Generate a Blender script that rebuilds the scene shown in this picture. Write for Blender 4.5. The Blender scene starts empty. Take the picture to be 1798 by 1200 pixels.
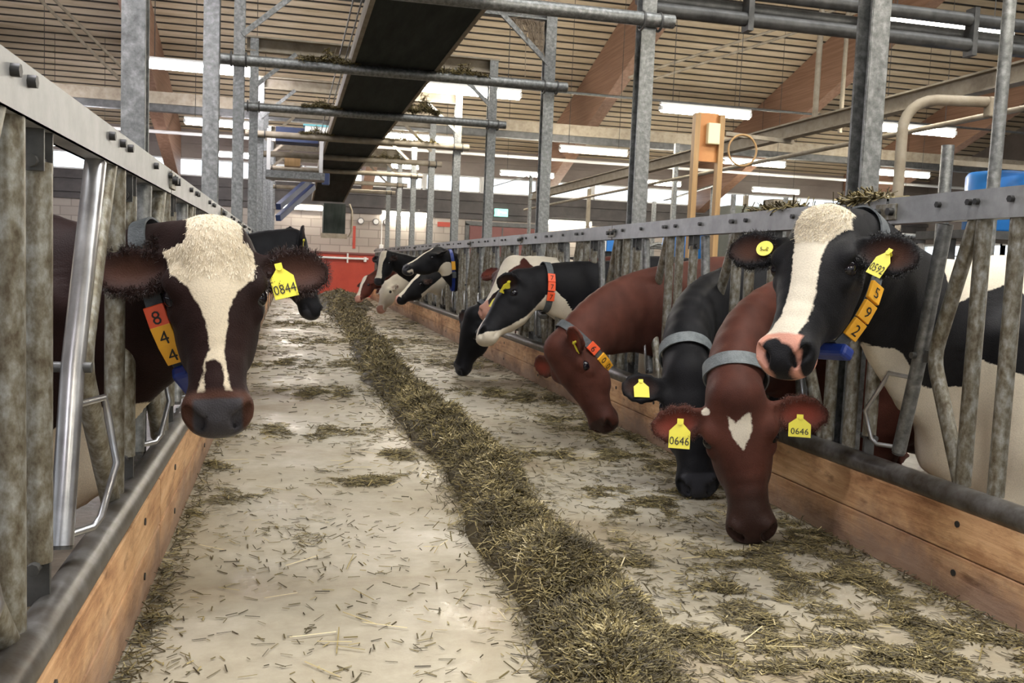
import bpy, bmesh, math, random
import numpy as np
from mathutils import Vector, Matrix
from math import pi, sin, cos, sqrt, atan2

# ------------------------------------------------------------------ camera, sky, light, exposure
# All dimensions below were surveyed in units of camera height / 1.2; M turns them into metres.
M = 0.79
scn = bpy.context.scene
col = scn.collection
rng = np.random.default_rng(7)
random.seed(7)

CAM_H = 1.2
cam_d = bpy.data.cameras.new('camera')
cam = bpy.data.objects.new('camera', cam_d); col.objects.link(cam)
cam_d.sensor_fit = 'HORIZONTAL'; cam_d.sensor_width = 36.0
cam_d.lens = 36.0 * 1600.0 / 1798.0
cam_d.clip_start = 0.05; cam_d.clip_end = 400
R_CAM = np.array([[0.97106527, 0.02019816, 0.23795857],
                  [-0.23529457, -0.08952081, 0.96779259],
                  [0.04084988, -0.99578013, -0.08217804]])   # world axes in (right, down, forward)
_xr, _yd, _zf = R_CAM[:, 0], R_CAM[:, 1], R_CAM[:, 2]
cam.matrix_world = Matrix(((_xr[0], -_yd[0], -_zf[0], 0), (_xr[1], -_yd[1], -_zf[1], 0),
                           (_xr[2], -_yd[2], -_zf[2], CAM_H * M), (0, 0, 0, 1)))
cam_d.dof.use_dof = True
cam_d.dof.focus_distance = 2.9 * M
cam_d.dof.aperture_fstop = 18.0
scn.camera = cam

vs = scn.view_settings
scn.display_settings.display_device = 'sRGB'
vs.view_transform = 'Standard'; vs.look = 'None'; vs.exposure = 0.2; vs.gamma = 1.0
vs.use_curve_mapping = False

world = bpy.data.worlds.new('world'); scn.world = world; world.use_nodes = True
wn = world.node_tree.nodes; wl = world.node_tree.links
bg = wn['Background']; bg.inputs['Color'].default_value = (0.86, 0.93, 1.0, 1); bg.inputs['Strength'].default_value = 2.6

def area_light(name, loc, target, sx, sy, power, color):
    l = bpy.data.lights.new(name, 'AREA'); l.shape = 'RECTANGLE'; l.size = sx * M; l.size_y = sy * M
    l.energy = power; l.color = color
    o = bpy.data.objects.new(name, l); col.objects.link(o)
    o.location = Vector(loc) * M
    o.rotation_euler = (Vector(target) - Vector(loc)).to_track_quat('-Z', 'Y').to_euler()
    return o
# added area light standing in for daylight through an unseen ridge opening
area_light('ridge_fill', (3.0, 1.2, 14.6), (3.0, 1.8, 0.0), 30, 3.4, 1700, (1.0, 0.985, 0.95))

# ------------------------------------------------------------------ object helpers
def tag(o, label=None, cat=None, group=None, kind=None):
    if label: o['label'] = label
    if cat: o['category'] = cat
    if group: o['group'] = group
    if kind: o['kind'] = kind
    return o

class MB:
    """Collects shapes (design units, world coordinates) into ONE mesh."""
    def __init__(self):
        self.v = []; self.f = []; self.m = []; self.s = []
    def add(self, verts, faces, mi=0, smooth=False):
        b = len(self.v)
        self.v += [tuple(map(float, p)) for p in verts]
        self.f += [tuple(i + b for i in f) for f in faces]
        self.m += [mi] * len(faces); self.s += [smooth] * len(faces)
        return self
    def box(self, c, size, R=None, mi=0, bev=0.0):
        sx, sy, sz = [q / 2 for q in size]
        c = np.array(c, float)
        if bev <= 0:
            vv = np.array([(x, y, z) for x in (-sx, sx) for y in (-sy, sy) for z in (-sz, sz)])
            ff = [(0, 1, 3, 2), (4, 6, 7, 5), (0, 4, 5, 1), (2, 3, 7, 6), (0, 2, 6, 4), (1, 5, 7, 3)]
        else:
            bm = bmesh.new(); bmesh.ops.create_cube(bm, size=1.0)
            for v in bm.verts: v.co = Vector((v.co.x * 2 * sx, v.co.y * 2 * sy, v.co.z * 2 * sz))
            bmesh.ops.bevel(bm, geom=list(bm.edges), offset=bev, segments=2, affect='EDGES', profile=0.5)
            vv = np.array([tuple(v.co) for v in bm.verts]); bm.verts.index_update()
            ff = [tuple(v.index for v in f.verts) for f in bm.faces]; bm.free()
        if R is not None: vv = vv @ np.array(R, float).T
        return self.add(vv + c, ff, mi)
    def tube(self, pts, r, n=12, mi=0, cap=True, r2=None):
        P = [np.array(p, float) for p in pts]; k = len(P)
        rs = [r] * k if np.isscalar(r) else list(r)
        T = []
        for i in range(k):
            a = P[min(i + 1, k - 1)] - P[max(i - 1, 0)]
            T.append(a / (np.linalg.norm(a) + 1e-9))
        up = np.array([0, 0, 1.0]) if abs(T[0][2]) < .9 else np.array([1.0, 0, 0])
        vv = []; 
        for i in range(k):
            s = np.cross(T[i], up); s /= np.linalg.norm(s) + 1e-9; up = np.cross(s, T[i])
            for j in range(n):
                a = 2 * pi * j / n
                vv.append(P[i] + rs[i] * (cos(a) * s + sin(a) * up))
        ff = []
        for i in range(k - 1):
            for j in range(n):
                j2 = (j + 1) % n
                ff.append((i * n + j, i * n + j2, (i + 1) * n + j2, (i + 1) * n + j))
        self.add(vv, ff, mi, True)
        if cap:
            self.add(vv[:n], [tuple(range(n))[::-1]], mi); self.add(vv[-n:], [tuple(range(n))], mi)
        return self
    def bar(self, p, q, w, h, up=(0, 0, 1), mi=0, bev=0.0):
        p = np.array(p, float); q = np.array(q, float); d = q - p; L = np.linalg.norm(d); d /= L
        s = np.cross(d, np.array(up, float)); s /= np.linalg.norm(s); u = np.cross(s, d)
        return self.box((p + q) / 2, (w, L, h), R=np.stack([s, d, u], 1), mi=mi, bev=bev)
    def bolt(self, p, axis, r=.016, h=.02, mi=0):
        p = np.array(p, float); a = np.array(axis, float)
        return self.tube([p, p + a * h], r, n=6, mi=mi)
    def build(self, name, mat, parent=None, origin=None, mods=None):
        me = bpy.data.meshes.new(name)
        o = bpy.data.objects.new(name, me); col.objects.link(o)
        V = np.array(self.v, float)
        if parent is not None:
            org = np.array(parent.get('_org', (0, 0, 0)), float)
            if origin is None: origin = org
            origin = np.array(origin, float)
            o.parent = parent; o.location = Vector((origin - org) * M)
            o['_org'] = tuple(float(q) for q in origin)
        else:
            if origin is None:
                origin = np.array([V[:, 0].mean(), V[:, 1].mean(), V[:, 2].min()])
            origin = np.array(origin, float)
            o.location = Vector(origin * M); o['_org'] = tuple(float(q) for q in origin)
        V = (V - origin) * M
        me.from_pydata(V.tolist(), [], self.f)
        mats = mat if isinstance(mat, (list, tuple)) else [mat]
        for m_ in mats: me.materials.append(m_)
        me.polygons.foreach_set('material_index', self.m)
        me.polygons.foreach_set('use_smooth', self.s)
        me.update()
        return o

def empty(name, loc):
    o = bpy.data.objects.new(name, None); col.objects.link(o)
    o.empty_display_size = .1
    o.location = Vector(loc) * M; o['_org'] = tuple(float(q) for q in loc)
    return o

# ------------------------------------------------------------------ materials
def new_mat(name):
    m = bpy.data.materials.new(name); m.use_nodes = True
    nt = m.node_tree; return m, nt, nt.nodes['Principled BSDF']
def N(nt, t, **kw):
    n = nt.nodes.new(t)
    for k, v in kw.items():
        if k in n.inputs: n.inputs[k].default_value = v
        else: setattr(n, k, v)
    return n
def L(nt, a, b): nt.links.new(a, b)
def ramp(nt, fac, stops):
    r = nt.nodes.new('ShaderNodeValToRGB'); e = r.color_ramp.elements
    while len(e) < len(stops): e.new(.5)
    for i, (p, c) in enumerate(stops):
        e[i].position = p; e[i].color = (*c, 1) if len(c) == 3 else c
    L(nt, fac, r.inputs[0]); return r
def coords(nt, scale=(1, 1, 1)):
    tc = nt.nodes.new('ShaderNodeTexCoord'); mp = nt.nodes.new('ShaderNodeMapping')
    mp.inputs['Scale'].default_value = scale; L(nt, tc.outputs['Object'], mp.inputs[0]); return mp.outputs[0]
def noisy(name, stops, scale=5, rough=.6, metal=0., bump=.0, detail=6, stretch=(1, 1, 1), rough2=None, bscale=None, spec=None):
    m, nt, b = new_mat(name)
    c = coords(nt, stretch)
    n = N(nt, 'ShaderNodeTexNoise', Scale=scale, Detail=detail, Roughness=.65); L(nt, c, n.inputs['Vector'])
    r = ramp(nt, n.outputs[0], stops); L(nt, r.outputs[0], b.inputs['Base Color'])
    b.inputs['Roughness'].default_value = rough; b.inputs['Metallic'].default_value = metal
    if spec is not None: b.inputs['Specular IOR Level'].default_value = spec
    if rough2 is not None:
        mr = N(nt, 'ShaderNodeMapRange'); L(nt, n.outputs[0], mr.inputs[0])
        mr.inputs[3].default_value = rough; mr.inputs[4].default_value = rough2; L(nt, mr.outputs[0], b.inputs['Roughness'])
    if bump:
        n2 = N(nt, 'ShaderNodeTexNoise', Scale=bscale or scale * 4, Detail=5); L(nt, c, n2.inputs['Vector'])
        bp = N(nt, 'ShaderNodeBump', Strength=bump, Distance=.01); L(nt, n2.outputs[0], bp.inputs['Height']); L(nt, bp.outputs[0], b.inputs['Normal'])
    return m
def plain(name, c, rough=.5, metal=0.):
    m, nt, b = new_mat(name); b.inputs['Base Color'].default_value = (*c, 1)
    b.inputs['Roughness'].default_value = rough; b.inputs['Metallic'].default_value = metal
    n = N(nt, 'ShaderNodeTexNoise', Scale=60, Detail=3); L(nt, coords(nt), n.inputs['Vector'])
    mr = N(nt, 'ShaderNodeMapRange'); L(nt, n.outputs[0], mr.inputs[0]); mr.inputs[3].default_value = max(0, rough - .08); mr.inputs[4].default_value = min(1, rough + .08)
    L(nt, mr.outputs[0], b.inputs['Roughness'])
    return m
def emit(name, c, s):
    m, nt, b = new_mat(name); b.inputs['Base Color'].default_value = (*c, 1)
    b.inputs['Emission Color'].default_value = (*c, 1); b.inputs['Emission Strength'].default_value = s
    return m
# ------------------------------------------------------------------ materials of the place
galv = noisy('galvanised_steel', [(.3, (.11, .114, .11)), (.5, (.20, .205, .20)), (.7, (.33, .335, .33))], 38, .38, .75, bump=.08, rough2=.6)
galv_rail = noisy('galvanised_rail', [(.3, (.26, .265, .265)), (.7, (.42, .425, .43))], 9, .40, .5, bump=.03, rough2=.55)
galv_dirty = noisy('soiled_galvanised_tube', [(.32, (.10, .078, .05)), (.46, (.19, .17, .125)), (.56, (.27, .26, .22)), (.70, (.40, .40, .375))], 48, .36, .5, bump=.02, rough2=.58, stretch=(1, 1, .6), detail=5)
shiny = noisy('polished_worn_steel', [(.3, (.30, .30, .31)), (.8, (.62, .63, .65))], 9, .22, .9, rough2=.4)
dark_steel = noisy('dark_grimy_steel', [(.3, (.045, .045, .045)), (.8, (.14, .14, .135))], 9, .4, .5, rough2=.6)
pipe_m = noisy('worn_bottom_rail', [(.3, (.07, .055, .04)), (.5, (.13, .12, .11)), (.75, (.24, .235, .23))], 14, .28, .65, bump=.03, rough2=.5)
bolt_m = plain('dark_bolt', (.05, .05, .05), .5, .6)
rust_dust = noisy('dusty_steel', [(.2, (.16, .12, .085)), (.5, (.27, .23, .17)), (.8, (.36, .32, .26))], 8, .75, .1, bump=.2)
rubber = noisy('black_rubber_belt', [(.3, (.014, .018, .016)), (.7, (.036, .043, .038))], 2.2, .8, 0, bump=.1, spec=.15, stretch=(4, .6, 1))
glulam = noisy('glulam_timber', [(.3, (.20, .105, .062)), (.6, (.30, .175, .115)), (.8, (.37, .23, .155))], 3, .6, 0, stretch=(4, .25, 10), bump=.1)
timber_pale = noisy('pale_pine', [(.3, (.33, .19, .075)), (.7, (.48, .30, .13))], 5, .6, 0, stretch=(6, 6, .5))
red_paint = noisy('red_painted_steel', [(.3, (.36, .035, .018)), (.8, (.50, .065, .03))], 3, .5, 0)
maroon = noisy('dull_maroon_paint', [(.3, (.15, .05, .045)), (.8, (.21, .08, .07))], 3, .6, 0)
white_p = plain('white_enamel', (.75, .75, .73), .4)
tube_m = emit('fluorescent_tube', (1.0, .93, .80), 105.0)
tube_w = emit('fluorescent_tube_cool', (.98, .94, 1.0), 105.0)
blue_drum = noisy('blue_drum_plastic', [(.3, (.02, .17, .55)), (.8, (.04, .26, .70))], 3, .35)
navy = noisy('dark_blue_paint', [(.3, (.02, .035, .10)), (.8, (.045, .07, .17))], 3, .5)
cobweb = noisy('dusty_cobweb', [(.3, (.20, .15, .10)), (.8, (.38, .31, .23))], 30, .9)

def deck_material():
    m, nt, b = new_mat('corrugated_deck_sheet')
    n = N(nt, 'ShaderNodeTexNoise', Scale=1.4, Detail=6, Roughness=.7); L(nt, coords(nt, (.5, 3.2, 1)), n.inputs['Vector'])
    r = ramp(nt, n.outputs[0], [(.3, (.36, .28, .18)), (.5, (.50, .41, .285)), (.7, (.62, .53, .40))]); L(nt, r.outputs[0], b.inputs['Base Color'])
    b.inputs['Roughness'].default_value = .7
    return m
deck_m = deck_material()

def concrete_floor():
    m, nt, b = new_mat('feed_table_concrete')
    c = coords(nt)
    n1 = N(nt, 'ShaderNodeTexNoise', Scale=.9, Detail=7, Roughness=.62, Distortion=.6); L(nt, c, n1.inputs['Vector'])
    n2 = N(nt, 'ShaderNodeTexNoise', Scale=11, Detail=6, Roughness=.7); L(nt, c, n2.inputs['Vector'])
    r = ramp(nt, n1.outputs[0], [(.3, (.23, .175, .11)), (.45, (.35, .305, .22)), (.62, (.44, .405, .325)), (.8, (.42, .405, .37))])
    r2 = ramp(nt, n2.outputs[0], [(.3, (.74, .72, .68)), (.6, (1, 1, 1)), (.8, (1.05, 1.04, 1.02))])
    mx = N(nt, 'ShaderNodeMix', data_type='RGBA', blend_type='MULTIPLY'); mx.inputs[0].default_value = .8
    L(nt, r.outputs[0], mx.inputs[6]); L(nt, r2.outputs[0], mx.inputs[7])
    L(nt, mx.outputs[2], b.inputs['Base Color'])
    n3 = N(nt, 'ShaderNodeTexNoise', Scale=1.6, Detail=5, Roughness=.6); L(nt, c, n3.inputs['Vector'])
    rr = ramp(nt, n3.outputs[0], [(.38, (.26, .26, .26)), (.56, (.55, .55, .55))]); L(nt, rr.outputs[0], b.inputs['Roughness'])
    bp = N(nt, 'ShaderNodeBump', Strength=.25, Distance=.008); L(nt, n2.outputs[0], bp.inputs['Height']); L(nt, bp.outputs[0], b.inputs['Normal'])
    return m
floor_m = concrete_floor()
stall_m = noisy('slatted_stall_floor', [(.3, (.07, .055, .04)), (.7, (.16, .13, .10))], 6, .45, 0, bump=.4)
def wood_board():
    m, nt, b = new_mat('weathered_board')
    c = coords(nt, (9, .8, 9))
    n1 = N(nt, 'ShaderNodeTexNoise', Scale=2.2, Detail=8, Roughness=.7, Distortion=.5); L(nt, c, n1.inputs['Vector'])
    r = ramp(nt, n1.outputs[0], [(.28, (.20, .09, .04)), (.40, (.50, .27, .13)), (.58, (.68, .42, .22)), (.75, (.74, .53, .34))])
    c2 = coords(nt)
    n2 = N(nt, 'ShaderNodeTexNoise', Scale=4, Detail=8, Roughness=.75); L(nt, c2, n2.inputs['Vector'])
    # grime along the foot of the board (splashed slurry), breaking up in patches
    tc = N(nt, 'ShaderNodeTexCoord'); sp = N(nt, 'ShaderNodeSeparateXYZ'); L(nt, tc.outputs['Object'], sp.inputs[0])
    ma = N(nt, 'ShaderNodeMath', operation='MULTIPLY_ADD'); L(nt, n2.outputs[0], ma.inputs[0]); ma.inputs[1].default_value = -.36; L(nt, sp.outputs['Z'], ma.inputs[2])
    mr = N(nt, 'ShaderNodeMapRange'); L(nt, ma.outputs[0], mr.inputs[0]); mr.inputs[1].default_value = -.14; mr.inputs[2].default_value = -.01
    mr.inputs[3].default_value = .85; mr.inputs[4].default_value = 0.
    mx = N(nt, 'ShaderNodeMix', data_type='RGBA'); L(nt, mr.outputs[0], mx.inputs[0]); L(nt, r.outputs[0], mx.inputs[6]); mx.inputs[7].default_value = (.27, .18, .135, 1)
    n4 = N(nt, 'ShaderNodeTexNoise', Scale=16, Detail=6); L(nt, coords(nt, (1, .35, 1)), n4.inputs['Vector'])
    r4 = ramp(nt, n4.outputs[0], [(.28, (.3, .24, .2)), (.37, (1, 1, 1))])
    mm = N(nt, 'ShaderNodeMix', data_type='RGBA', blend_type='MULTIPLY'); mm.inputs[0].default_value = .75; L(nt, mx.outputs[2], mm.inputs[6]); L(nt, r4.outputs[0], mm.inputs[7])
    n5 = N(nt, 'ShaderNodeTexNoise', Scale=3.5, Detail=6, Roughness=.7); L(nt, coords(nt, (1, 1, 2.5)), n5.inputs['Vector'])
    r5 = ramp(nt, n5.outputs[0], [(.36, (.62, .54, .48)), (.50, (1, .98, .95)), (.64, (1.05, 1.08, 1.1))])
    m5 = N(nt, 'ShaderNodeMix', data_type='RGBA', blend_type='MULTIPLY'); m5.inputs[0].default_value = 1.0; L(nt, mm.outputs[2], m5.inputs[6]); L(nt, r5.outputs[0], m5.inputs[7])
    L(nt, m5.outputs[2], b.inputs['Base Color']); b.inputs['Roughness'].default_value = .62
    bp = N(nt, 'ShaderNodeBump', Strength=.5, Distance=.01); L(nt, n1.outputs[0], bp.inputs['Height']); L(nt, bp.outputs[0], b.inputs['Normal'])
    return m
board_m = wood_board()
def brick_wall():
    m, nt, b = new_mat('painted_block_wall')
    c = coords(nt)
    mp = N(nt, 'ShaderNodeMapping'); mp.inputs['Rotation'].default_value = (pi / 2, 0, 0); L(nt, c, mp.inputs[0])
    br = N(nt, 'ShaderNodeTexBrick', Scale=1.0); L(nt, mp.outputs[0], br.inputs['Vector'])
    br.inputs['Color1'].default_value = (.33, .29, .25, 1); br.inputs['Color2'].default_value = (.40, .355, .31, 1); br.inputs['Mortar'].default_value = (.24, .21, .185, 1)
    br.inputs['Mortar Size'].default_value = .012; br.inputs['Brick Width'].default_value = .5; br.inputs['Row Height'].default_value = .22
    L(nt, br.outputs[0], b.inputs['Base Color']); b.inputs['Roughness'].default_value = .8
    return m
brick_m = brick_wall()
panel_m = noisy('weathered_wall_panel', [(.3, (.17, .14, .125)), (.7, (.27, .235, .21))], 1.2, .8, 0, stretch=(.5, 1, 1))
band_m = noisy('dark_service_band', [(.3, (.045, .04, .04)), (.7, (.10, .09, .085))], 2, .7)

def struct(mb, name, mat, parent=None):
    o = mb.build(name, mat, parent, origin=(0, 0, 0) if parent is None else None)
    if parent is None: o['kind'] = 'structure'
    return o

# ------------------------------------------------------------------ floor, walls, roof
YB = 31.0; XLW, XRW = -14.0, 24.0
BXL, BXR = -.46, 2.49          # faces of the kerb boards
struct(MB().box(((BXL + BXR) / 2, 7.8, -.25), (BXR - BXL + .08, 46.4, .5)), 'floor', floor_m)
s1 = MB(); s1.box(((XLW + BXL) / 2, 7.8, -.60), (BXL - XLW - .1, 46.4, .5)); s1.box(((XRW + BXR) / 2, 7.8, -.60), (XRW - BXR - .1, 46.4, .5))
struct(s1, 'floor', stall_m)
# strip window row and walls
wins = [(-13.6 + 2.0 * i, -13.6 + 2.0 * i + 1.9) for i in range(19)]
WZ0, WZ1 = 3.66, 4.22
w = MB()
w.box(((XLW + XRW) / 2, YB + .15, 1.15), (XRW - XLW, .3, 3.2))
struct(w, 'wall_back', brick_m)
w = MB(); w.box(((XLW + XRW) / 2, YB + .1, 3.2), (XRW - XLW, .4, .9)); w.box(((XLW + XRW) / 2, YB - .14, 3.0), (XRW - XLW, .12, .10)); w.box(((XLW + XRW) / 2, YB - .14, 3.42), (XRW - XLW, .12, .12))
struct(w, 'trim_1', band_m)
w = MB(); w.box(((XLW + XRW) / 2, YB + .15, 4.22 + .75), (XRW - XLW, .3, 1.5)); w.box(((XLW + XRW) / 2, YB - .03, 4.7), (XRW - XLW, .08, .05))
struct(w, 'trim_2', panel_m)
glass, gnt, gb = new_mat('window_glass'); gb.inputs['Base Color'].default_value = (.95, .98, 1, 1); gb.inputs['Roughness'].default_value = .02
gb.inputs['Transmission Weight'].default_value = 1.0; gb.inputs['IOR'].default_value = 1.01
for i, (a, b) in enumerate(wins):
    f = MB()
    for x in (a, b): f.box((x, YB + .12, (WZ0 + WZ1) / 2), (.09, .12, WZ1 - WZ0))
    f.box(((a + b) / 2, YB + .12, WZ0 + .02), (b - a, .12, .06)); f.box(((a + b) / 2, YB + .12, WZ1 - .02), (b - a, .12, .05))
    o = struct(f, 'window_%d' % (i + 1), white_p)
    g = MB(); g.box(((a + b) / 2, YB + .12, (WZ0 + WZ1) / 2), (b - a, .01, WZ1 - WZ0)); g.build('pane', glass, o)
for nm, X, sg in (('wall_left', XLW, -1), ('wall_right', XRW, 1)):
    w = MB(); w.box((X + sg * .1, 8, .6), (.2, 46, 2.4)); w.box((X + sg * .1, 8, 8.7), (.2, 46, 12.0))
    struct(w, nm, panel_m)
k = len(wins)
for X, sg in ((XLW, -1), (XRW, 1)):
    for j in range(11):
        y0 = -13 + j * 4.0; k += 1; f = MB()
        for q in (0, 1.0, 2.0, 3.0, 4.0): f.box((X + sg * .1, y0 + q, 2.25), (.14, .10, .9))
        f.box((X + sg * .1, y0 + 2, 2.25), (.10, 4, .05)); f.box((X + sg * .1, y0 + 2, 1.83), (.14, 4, .08)); f.box((X + sg * .1, y0 + 2, 2.66), (.14, 4, .08))
        o = struct(f, 'window_%d' % k, white_p)
        g = MB(); g.box((X + sg * .1, y0 + 2, 2.25), (.01, 4, .8)); g.build('pane', glass, o)
# corrugated roof sheet, ribs across the barn, falling towards the back wall
roofz = lambda y: 15.35 - .33 * y
per = .31; mb = MB(); x0, x1 = XLW - .5, XRW + .5; y = 3.0
gap_shade = noisy('deck_gap_shade', [(.3, (.012, .011, .010)), (.7, (.030, .027, .024))], 3, .8)
while y < YB + .5:                                   # pale ribs; dark sheet above paints the shade in their gaps
    za, zb = roofz(y), roofz(y + .212)
    mb.add([(x0, y, za), (x1, y, za), (x1, y + .212, zb), (x0, y + .212, zb), (x0, y, za + .015), (x1, y, za + .015), (x1, y + .212, zb + .015), (x0, y + .212, zb + .015)],
           [(0, 3, 2, 1), (4, 5, 6, 7), (0, 1, 5, 4), (3, 7, 6, 2)])
    y += per
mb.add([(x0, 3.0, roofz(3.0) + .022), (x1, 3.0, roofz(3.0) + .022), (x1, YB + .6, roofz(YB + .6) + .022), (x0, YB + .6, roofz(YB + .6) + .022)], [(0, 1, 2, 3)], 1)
struct(mb, 'ceiling', [deck_m, gap_shade])
# the other slope, behind the open ridge
pr = []; y = -1.2; k = 0
while y > -16:
    for dy, dz in ((0, 0), (-.10, 0), (-.135, .10), (-.235, .10)): pr.append((y + dy, 14.4 + .33 * (y + .6) + dz))
    y -= per
V = [(x, a, b) for a, b in pr for x in (XLW - .5, XRW + .5)]
mb = MB(); mb.add(V, [(2 * i, 2 * i + 1, 2 * i + 3, 2 * i + 2) for i in range(len(pr) - 1)])
struct(mb, 'ceiling', deck_m)
w = MB(); w.box(((XLW + XRW) / 2, -15, 7.0), (XRW - XLW, .2, 5.5)); w.box(((XLW + XRW) / 2, -15, .6), (XRW - XLW, .2, 2.6))
struct(w, 'wall_front', panel_m)
# ------------------------------------------------------------------ glulam portal beams
def glulam_beam(x, desc):
    w2 = .17; mb = MB()
    ys = [(8, 1.15), (20, 1.45), (30.9, 1.75)]
    V = []
    for yy, dd in ys:
        zt = roofz(yy) - .02
        for xx in (x - w2, x + w2): V += [(xx, yy, zt), (xx, yy, zt - dd)]
    F = []
    for i in range(2):
        b = 4 * i; c_ = b + 4
        F += [(b, b + 1, c_ + 1, c_), (b + 2, c_ + 2, c_ + 3, b + 3), (b, c_, c_ + 2, b + 2), (b + 1, b + 3, c_ + 3, c_ + 1)]
    F += [(0, 2, 3, 1), (8, 9, 11, 10)]
    mb.add(V, F); o = mb.build('roof_beam', glulam); tag(o, desc, 'beam', 'sloping timber beams under the roof'); return o
for x, d in ((-9.6, 'brown laminated timber roof beam far left, seen between the feed fence bars'),
             (-3.6, 'brown laminated timber roof beam at upper left, beside the first left steel post'),
             (2.4, 'brown laminated timber roof beam mostly hidden behind the black conveyor'),
             (8.4, 'brown laminated timber roof beam behind the second right steel post'),
             (14.4, 'brown laminated timber roof beam rising behind the nearest right steel post'),
             (20.4, 'brown laminated timber roof beam at the far right edge above blue drums')):
    glulam_beam(x, d)
def purlin(y, z, h, d, name='cross_beam', mat=None):
    mb = MB(); mb.box(((XLW + XRW) / 2, y, z + h * .38), (XRW - XLW, .26, h * .62)); mb.box(((XLW + XRW) / 2, y + .02, z - h * .12), (XRW - XLW, .2, h * .38), mi=1)
    o = mb.build(name, [mat or rust_dust, dark_steel]); tag(o, d, 'beam', None); return o
purlin(22.0, 4.45, .42, 'dusty brown beam crossing the whole barn in front of the roof sheets')
mb = MB(); mb.tube([(XLW, 27.5, 4.55), (XRW, 27.5, 4.55)], .05, 8); tag(mb.build('service_pipe', white_p), 'long pale pipe crossing the barn just before the back wall panel', 'pipe')
mb = MB(); mb.tube([(3.0, 17, 4.55), (XRW, 17, 4.55)], .025, 6); tag(mb.build('service_conduit', dark_steel), 'thin dark conduit crossing in front of the timber beams on the right', 'conduit')
mb = MB()
for yy, zz in ((7.2, 3.57), (7.2, 3.35), (7.32, 3.46)): mb.tube([(2.75, yy, zz), (8.9, yy, zz)], .06, 8)
for xx in (3.7, 4.8, 5.9): mb.box((xx, 7.2, 3.46), (.05, .12, .42))
tag(mb.build('pipe_bundle', dark_steel), 'pair of dark pipes crossing at the top right behind the nearest steel post', 'pipe')
# bracing rods under the roof
def rod(p, q, d, r=.02, mat=None, cat='rod', nm='bracing_rod'):
    mb = MB(); mb.tube([p, q], r, 6); tag(mb.build(nm, mat or rust_dust), d, cat); return mb
rod((6.4, 17.3, 5.0), (11.2, 17.3, 6.9), 'upper of two slanting rods before the timber beam right of centre', .03)
rod((6.9, 17.3, 5.0), (11.7, 17.3, 6.9), 'lower of two slanting rods before the timber beam right of centre', .03)
rod((-4.85, 20, 6.01), (-3.34, 20, 4.56), 'upper slanting roof rod at the top left', .035)
rod((-4.60, 20, 6.05), (-3.10, 20, 4.60), 'lower slanting roof rod at the top left', .035)
rod((8.9, 14.6, 3.9), (8.9, 14.6, 6.4), 'thin vertical hanger left of the nearest right post', .05)
rod((9.8, 15.2, 3.9), (9.8, 15.2, 6.4), 'thin vertical hanger right beside the other hanger', .04)

# ------------------------------------------------------------------ fluorescent lights
def light_fixture(x, y, z, d, group, mat=tube_m, wires=True, L_=1.66, wall=False):
    e = empty('fluorescent_light', (x, y, z)); tag(e, d, 'ceiling light', group)
    h = MB(); h.box((x, y, z + .075), (L_ - .02, .09, .045), bev=.012)
    for s_ in (-1, 1): h.box((x + s_ * (L_ / 2 - .03), y, z), (.05, .12, .07), bev=.01)
    h.build('housing', white_p, e)
    t = MB(); t.tube([(x - L_ / 2 + .04, y, z - .012), (x + L_ / 2 - .04, y, z - .012)], .055, 10); t.build('diffuser', mat, e)
    if wires:
        wv = MB()
        for s_ in (-.6, .6): wv.tube([(x + s_, y, z + .06), (x + s_, y, roofz(y) - .02)], .006, 4)
        wv.build('suspension_wire', dark_steel, e)
    return e
XS = [(-5.4, 'fifth column'), (-1.36, 'x'), (2.68, 'x'), (6.68, 'x'), (10.72, 'x'), (14.75, 'x'), (18.8, 'x')]
rows = [(-2.95, 'behind the camera'), (2.8, 'above the camera end'), (8.55, 'nearest row'), (14.3, 'second row'), (20.1, 'third row'), (26.15, 'fourth and farthest row')]
xn = {-5.4: 'far left, seen between the near fence bars', -1.36: 'left of the conveyor behind the steel posts', 2.68: 'just right of the conveyor', 6.68: 'right of centre', 10.72: 'towards the right side', 14.75: 'near the right edge', 18.8: 'at the far right'}
for y, rn in rows:
    for x, _ in XS:
        if y < 5 and not -2 < x < 7: continue
        if 5 < y < 10 and x != 6.68: continue
        if y < 15 and x > 12: continue
        if x > 15 and y < 25: continue
        if y < 15 and x < -4: continue
        light_fixture(x, y, 3.9, 'lit fluorescent light, %s, %s' % (rn, xn[x]), 'hanging fluorescent lights', tube_m if x > 0 else tube_w)
for x, z, d in ((3.75, 2.80, 'lit fluorescent light low on the back wall behind the right posts'), (.35, 2.85, 'lit fluorescent light low on the back wall left of the conveyor chute'), (9.5, 2.80, 'lit fluorescent light low on the back wall right of the maroon door')):
    light_fixture(x, 30.9, z, d, 'low fluorescent lights by the back wall', wires=False)

# ------------------------------------------------------------------ back wall furnishings
g = empty('red_gate', (1.7, 29.4, 0)); tag(g, 'red sheet-metal gate closing the far end of the feed alley', 'gate')
MB().box((1.2, 29.4, .70), (2.9, .06, 1.36)).build('panel', red_paint, g)
f = MB(); f.box((1.2, 29.36, 1.40), (2.95, .08, .06)); f.box((-.24, 29.36, .7), (.07, .08, 1.4)); f.box((2.64, 29.36, .7), (.07, .08, 1.4)); f.build('frame', maroon, g)
f = MB(); f.tube([(-.2, 29.28, 1.24), (2.4, 29.28, 1.24)], .035, 8); f.tube([(1.75, 29.28, 1.1), (1.75, 29.28, 1.4)], .03, 6); f.tube([(2.3, 29.28, 1.15), (2.3, 29.28, 1.3)], .05, 6); f.build('latch_pipe', white_p, g)
d = MB(); d.box((7.1, YB - .03, 1.28), (2.3, .08, 2.5)); d.box((7.1, YB - .08, 1.28), (.04, .03, 2.5), mi=1); o = struct(d, 'door_1', [maroon, dark_steel])
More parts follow.
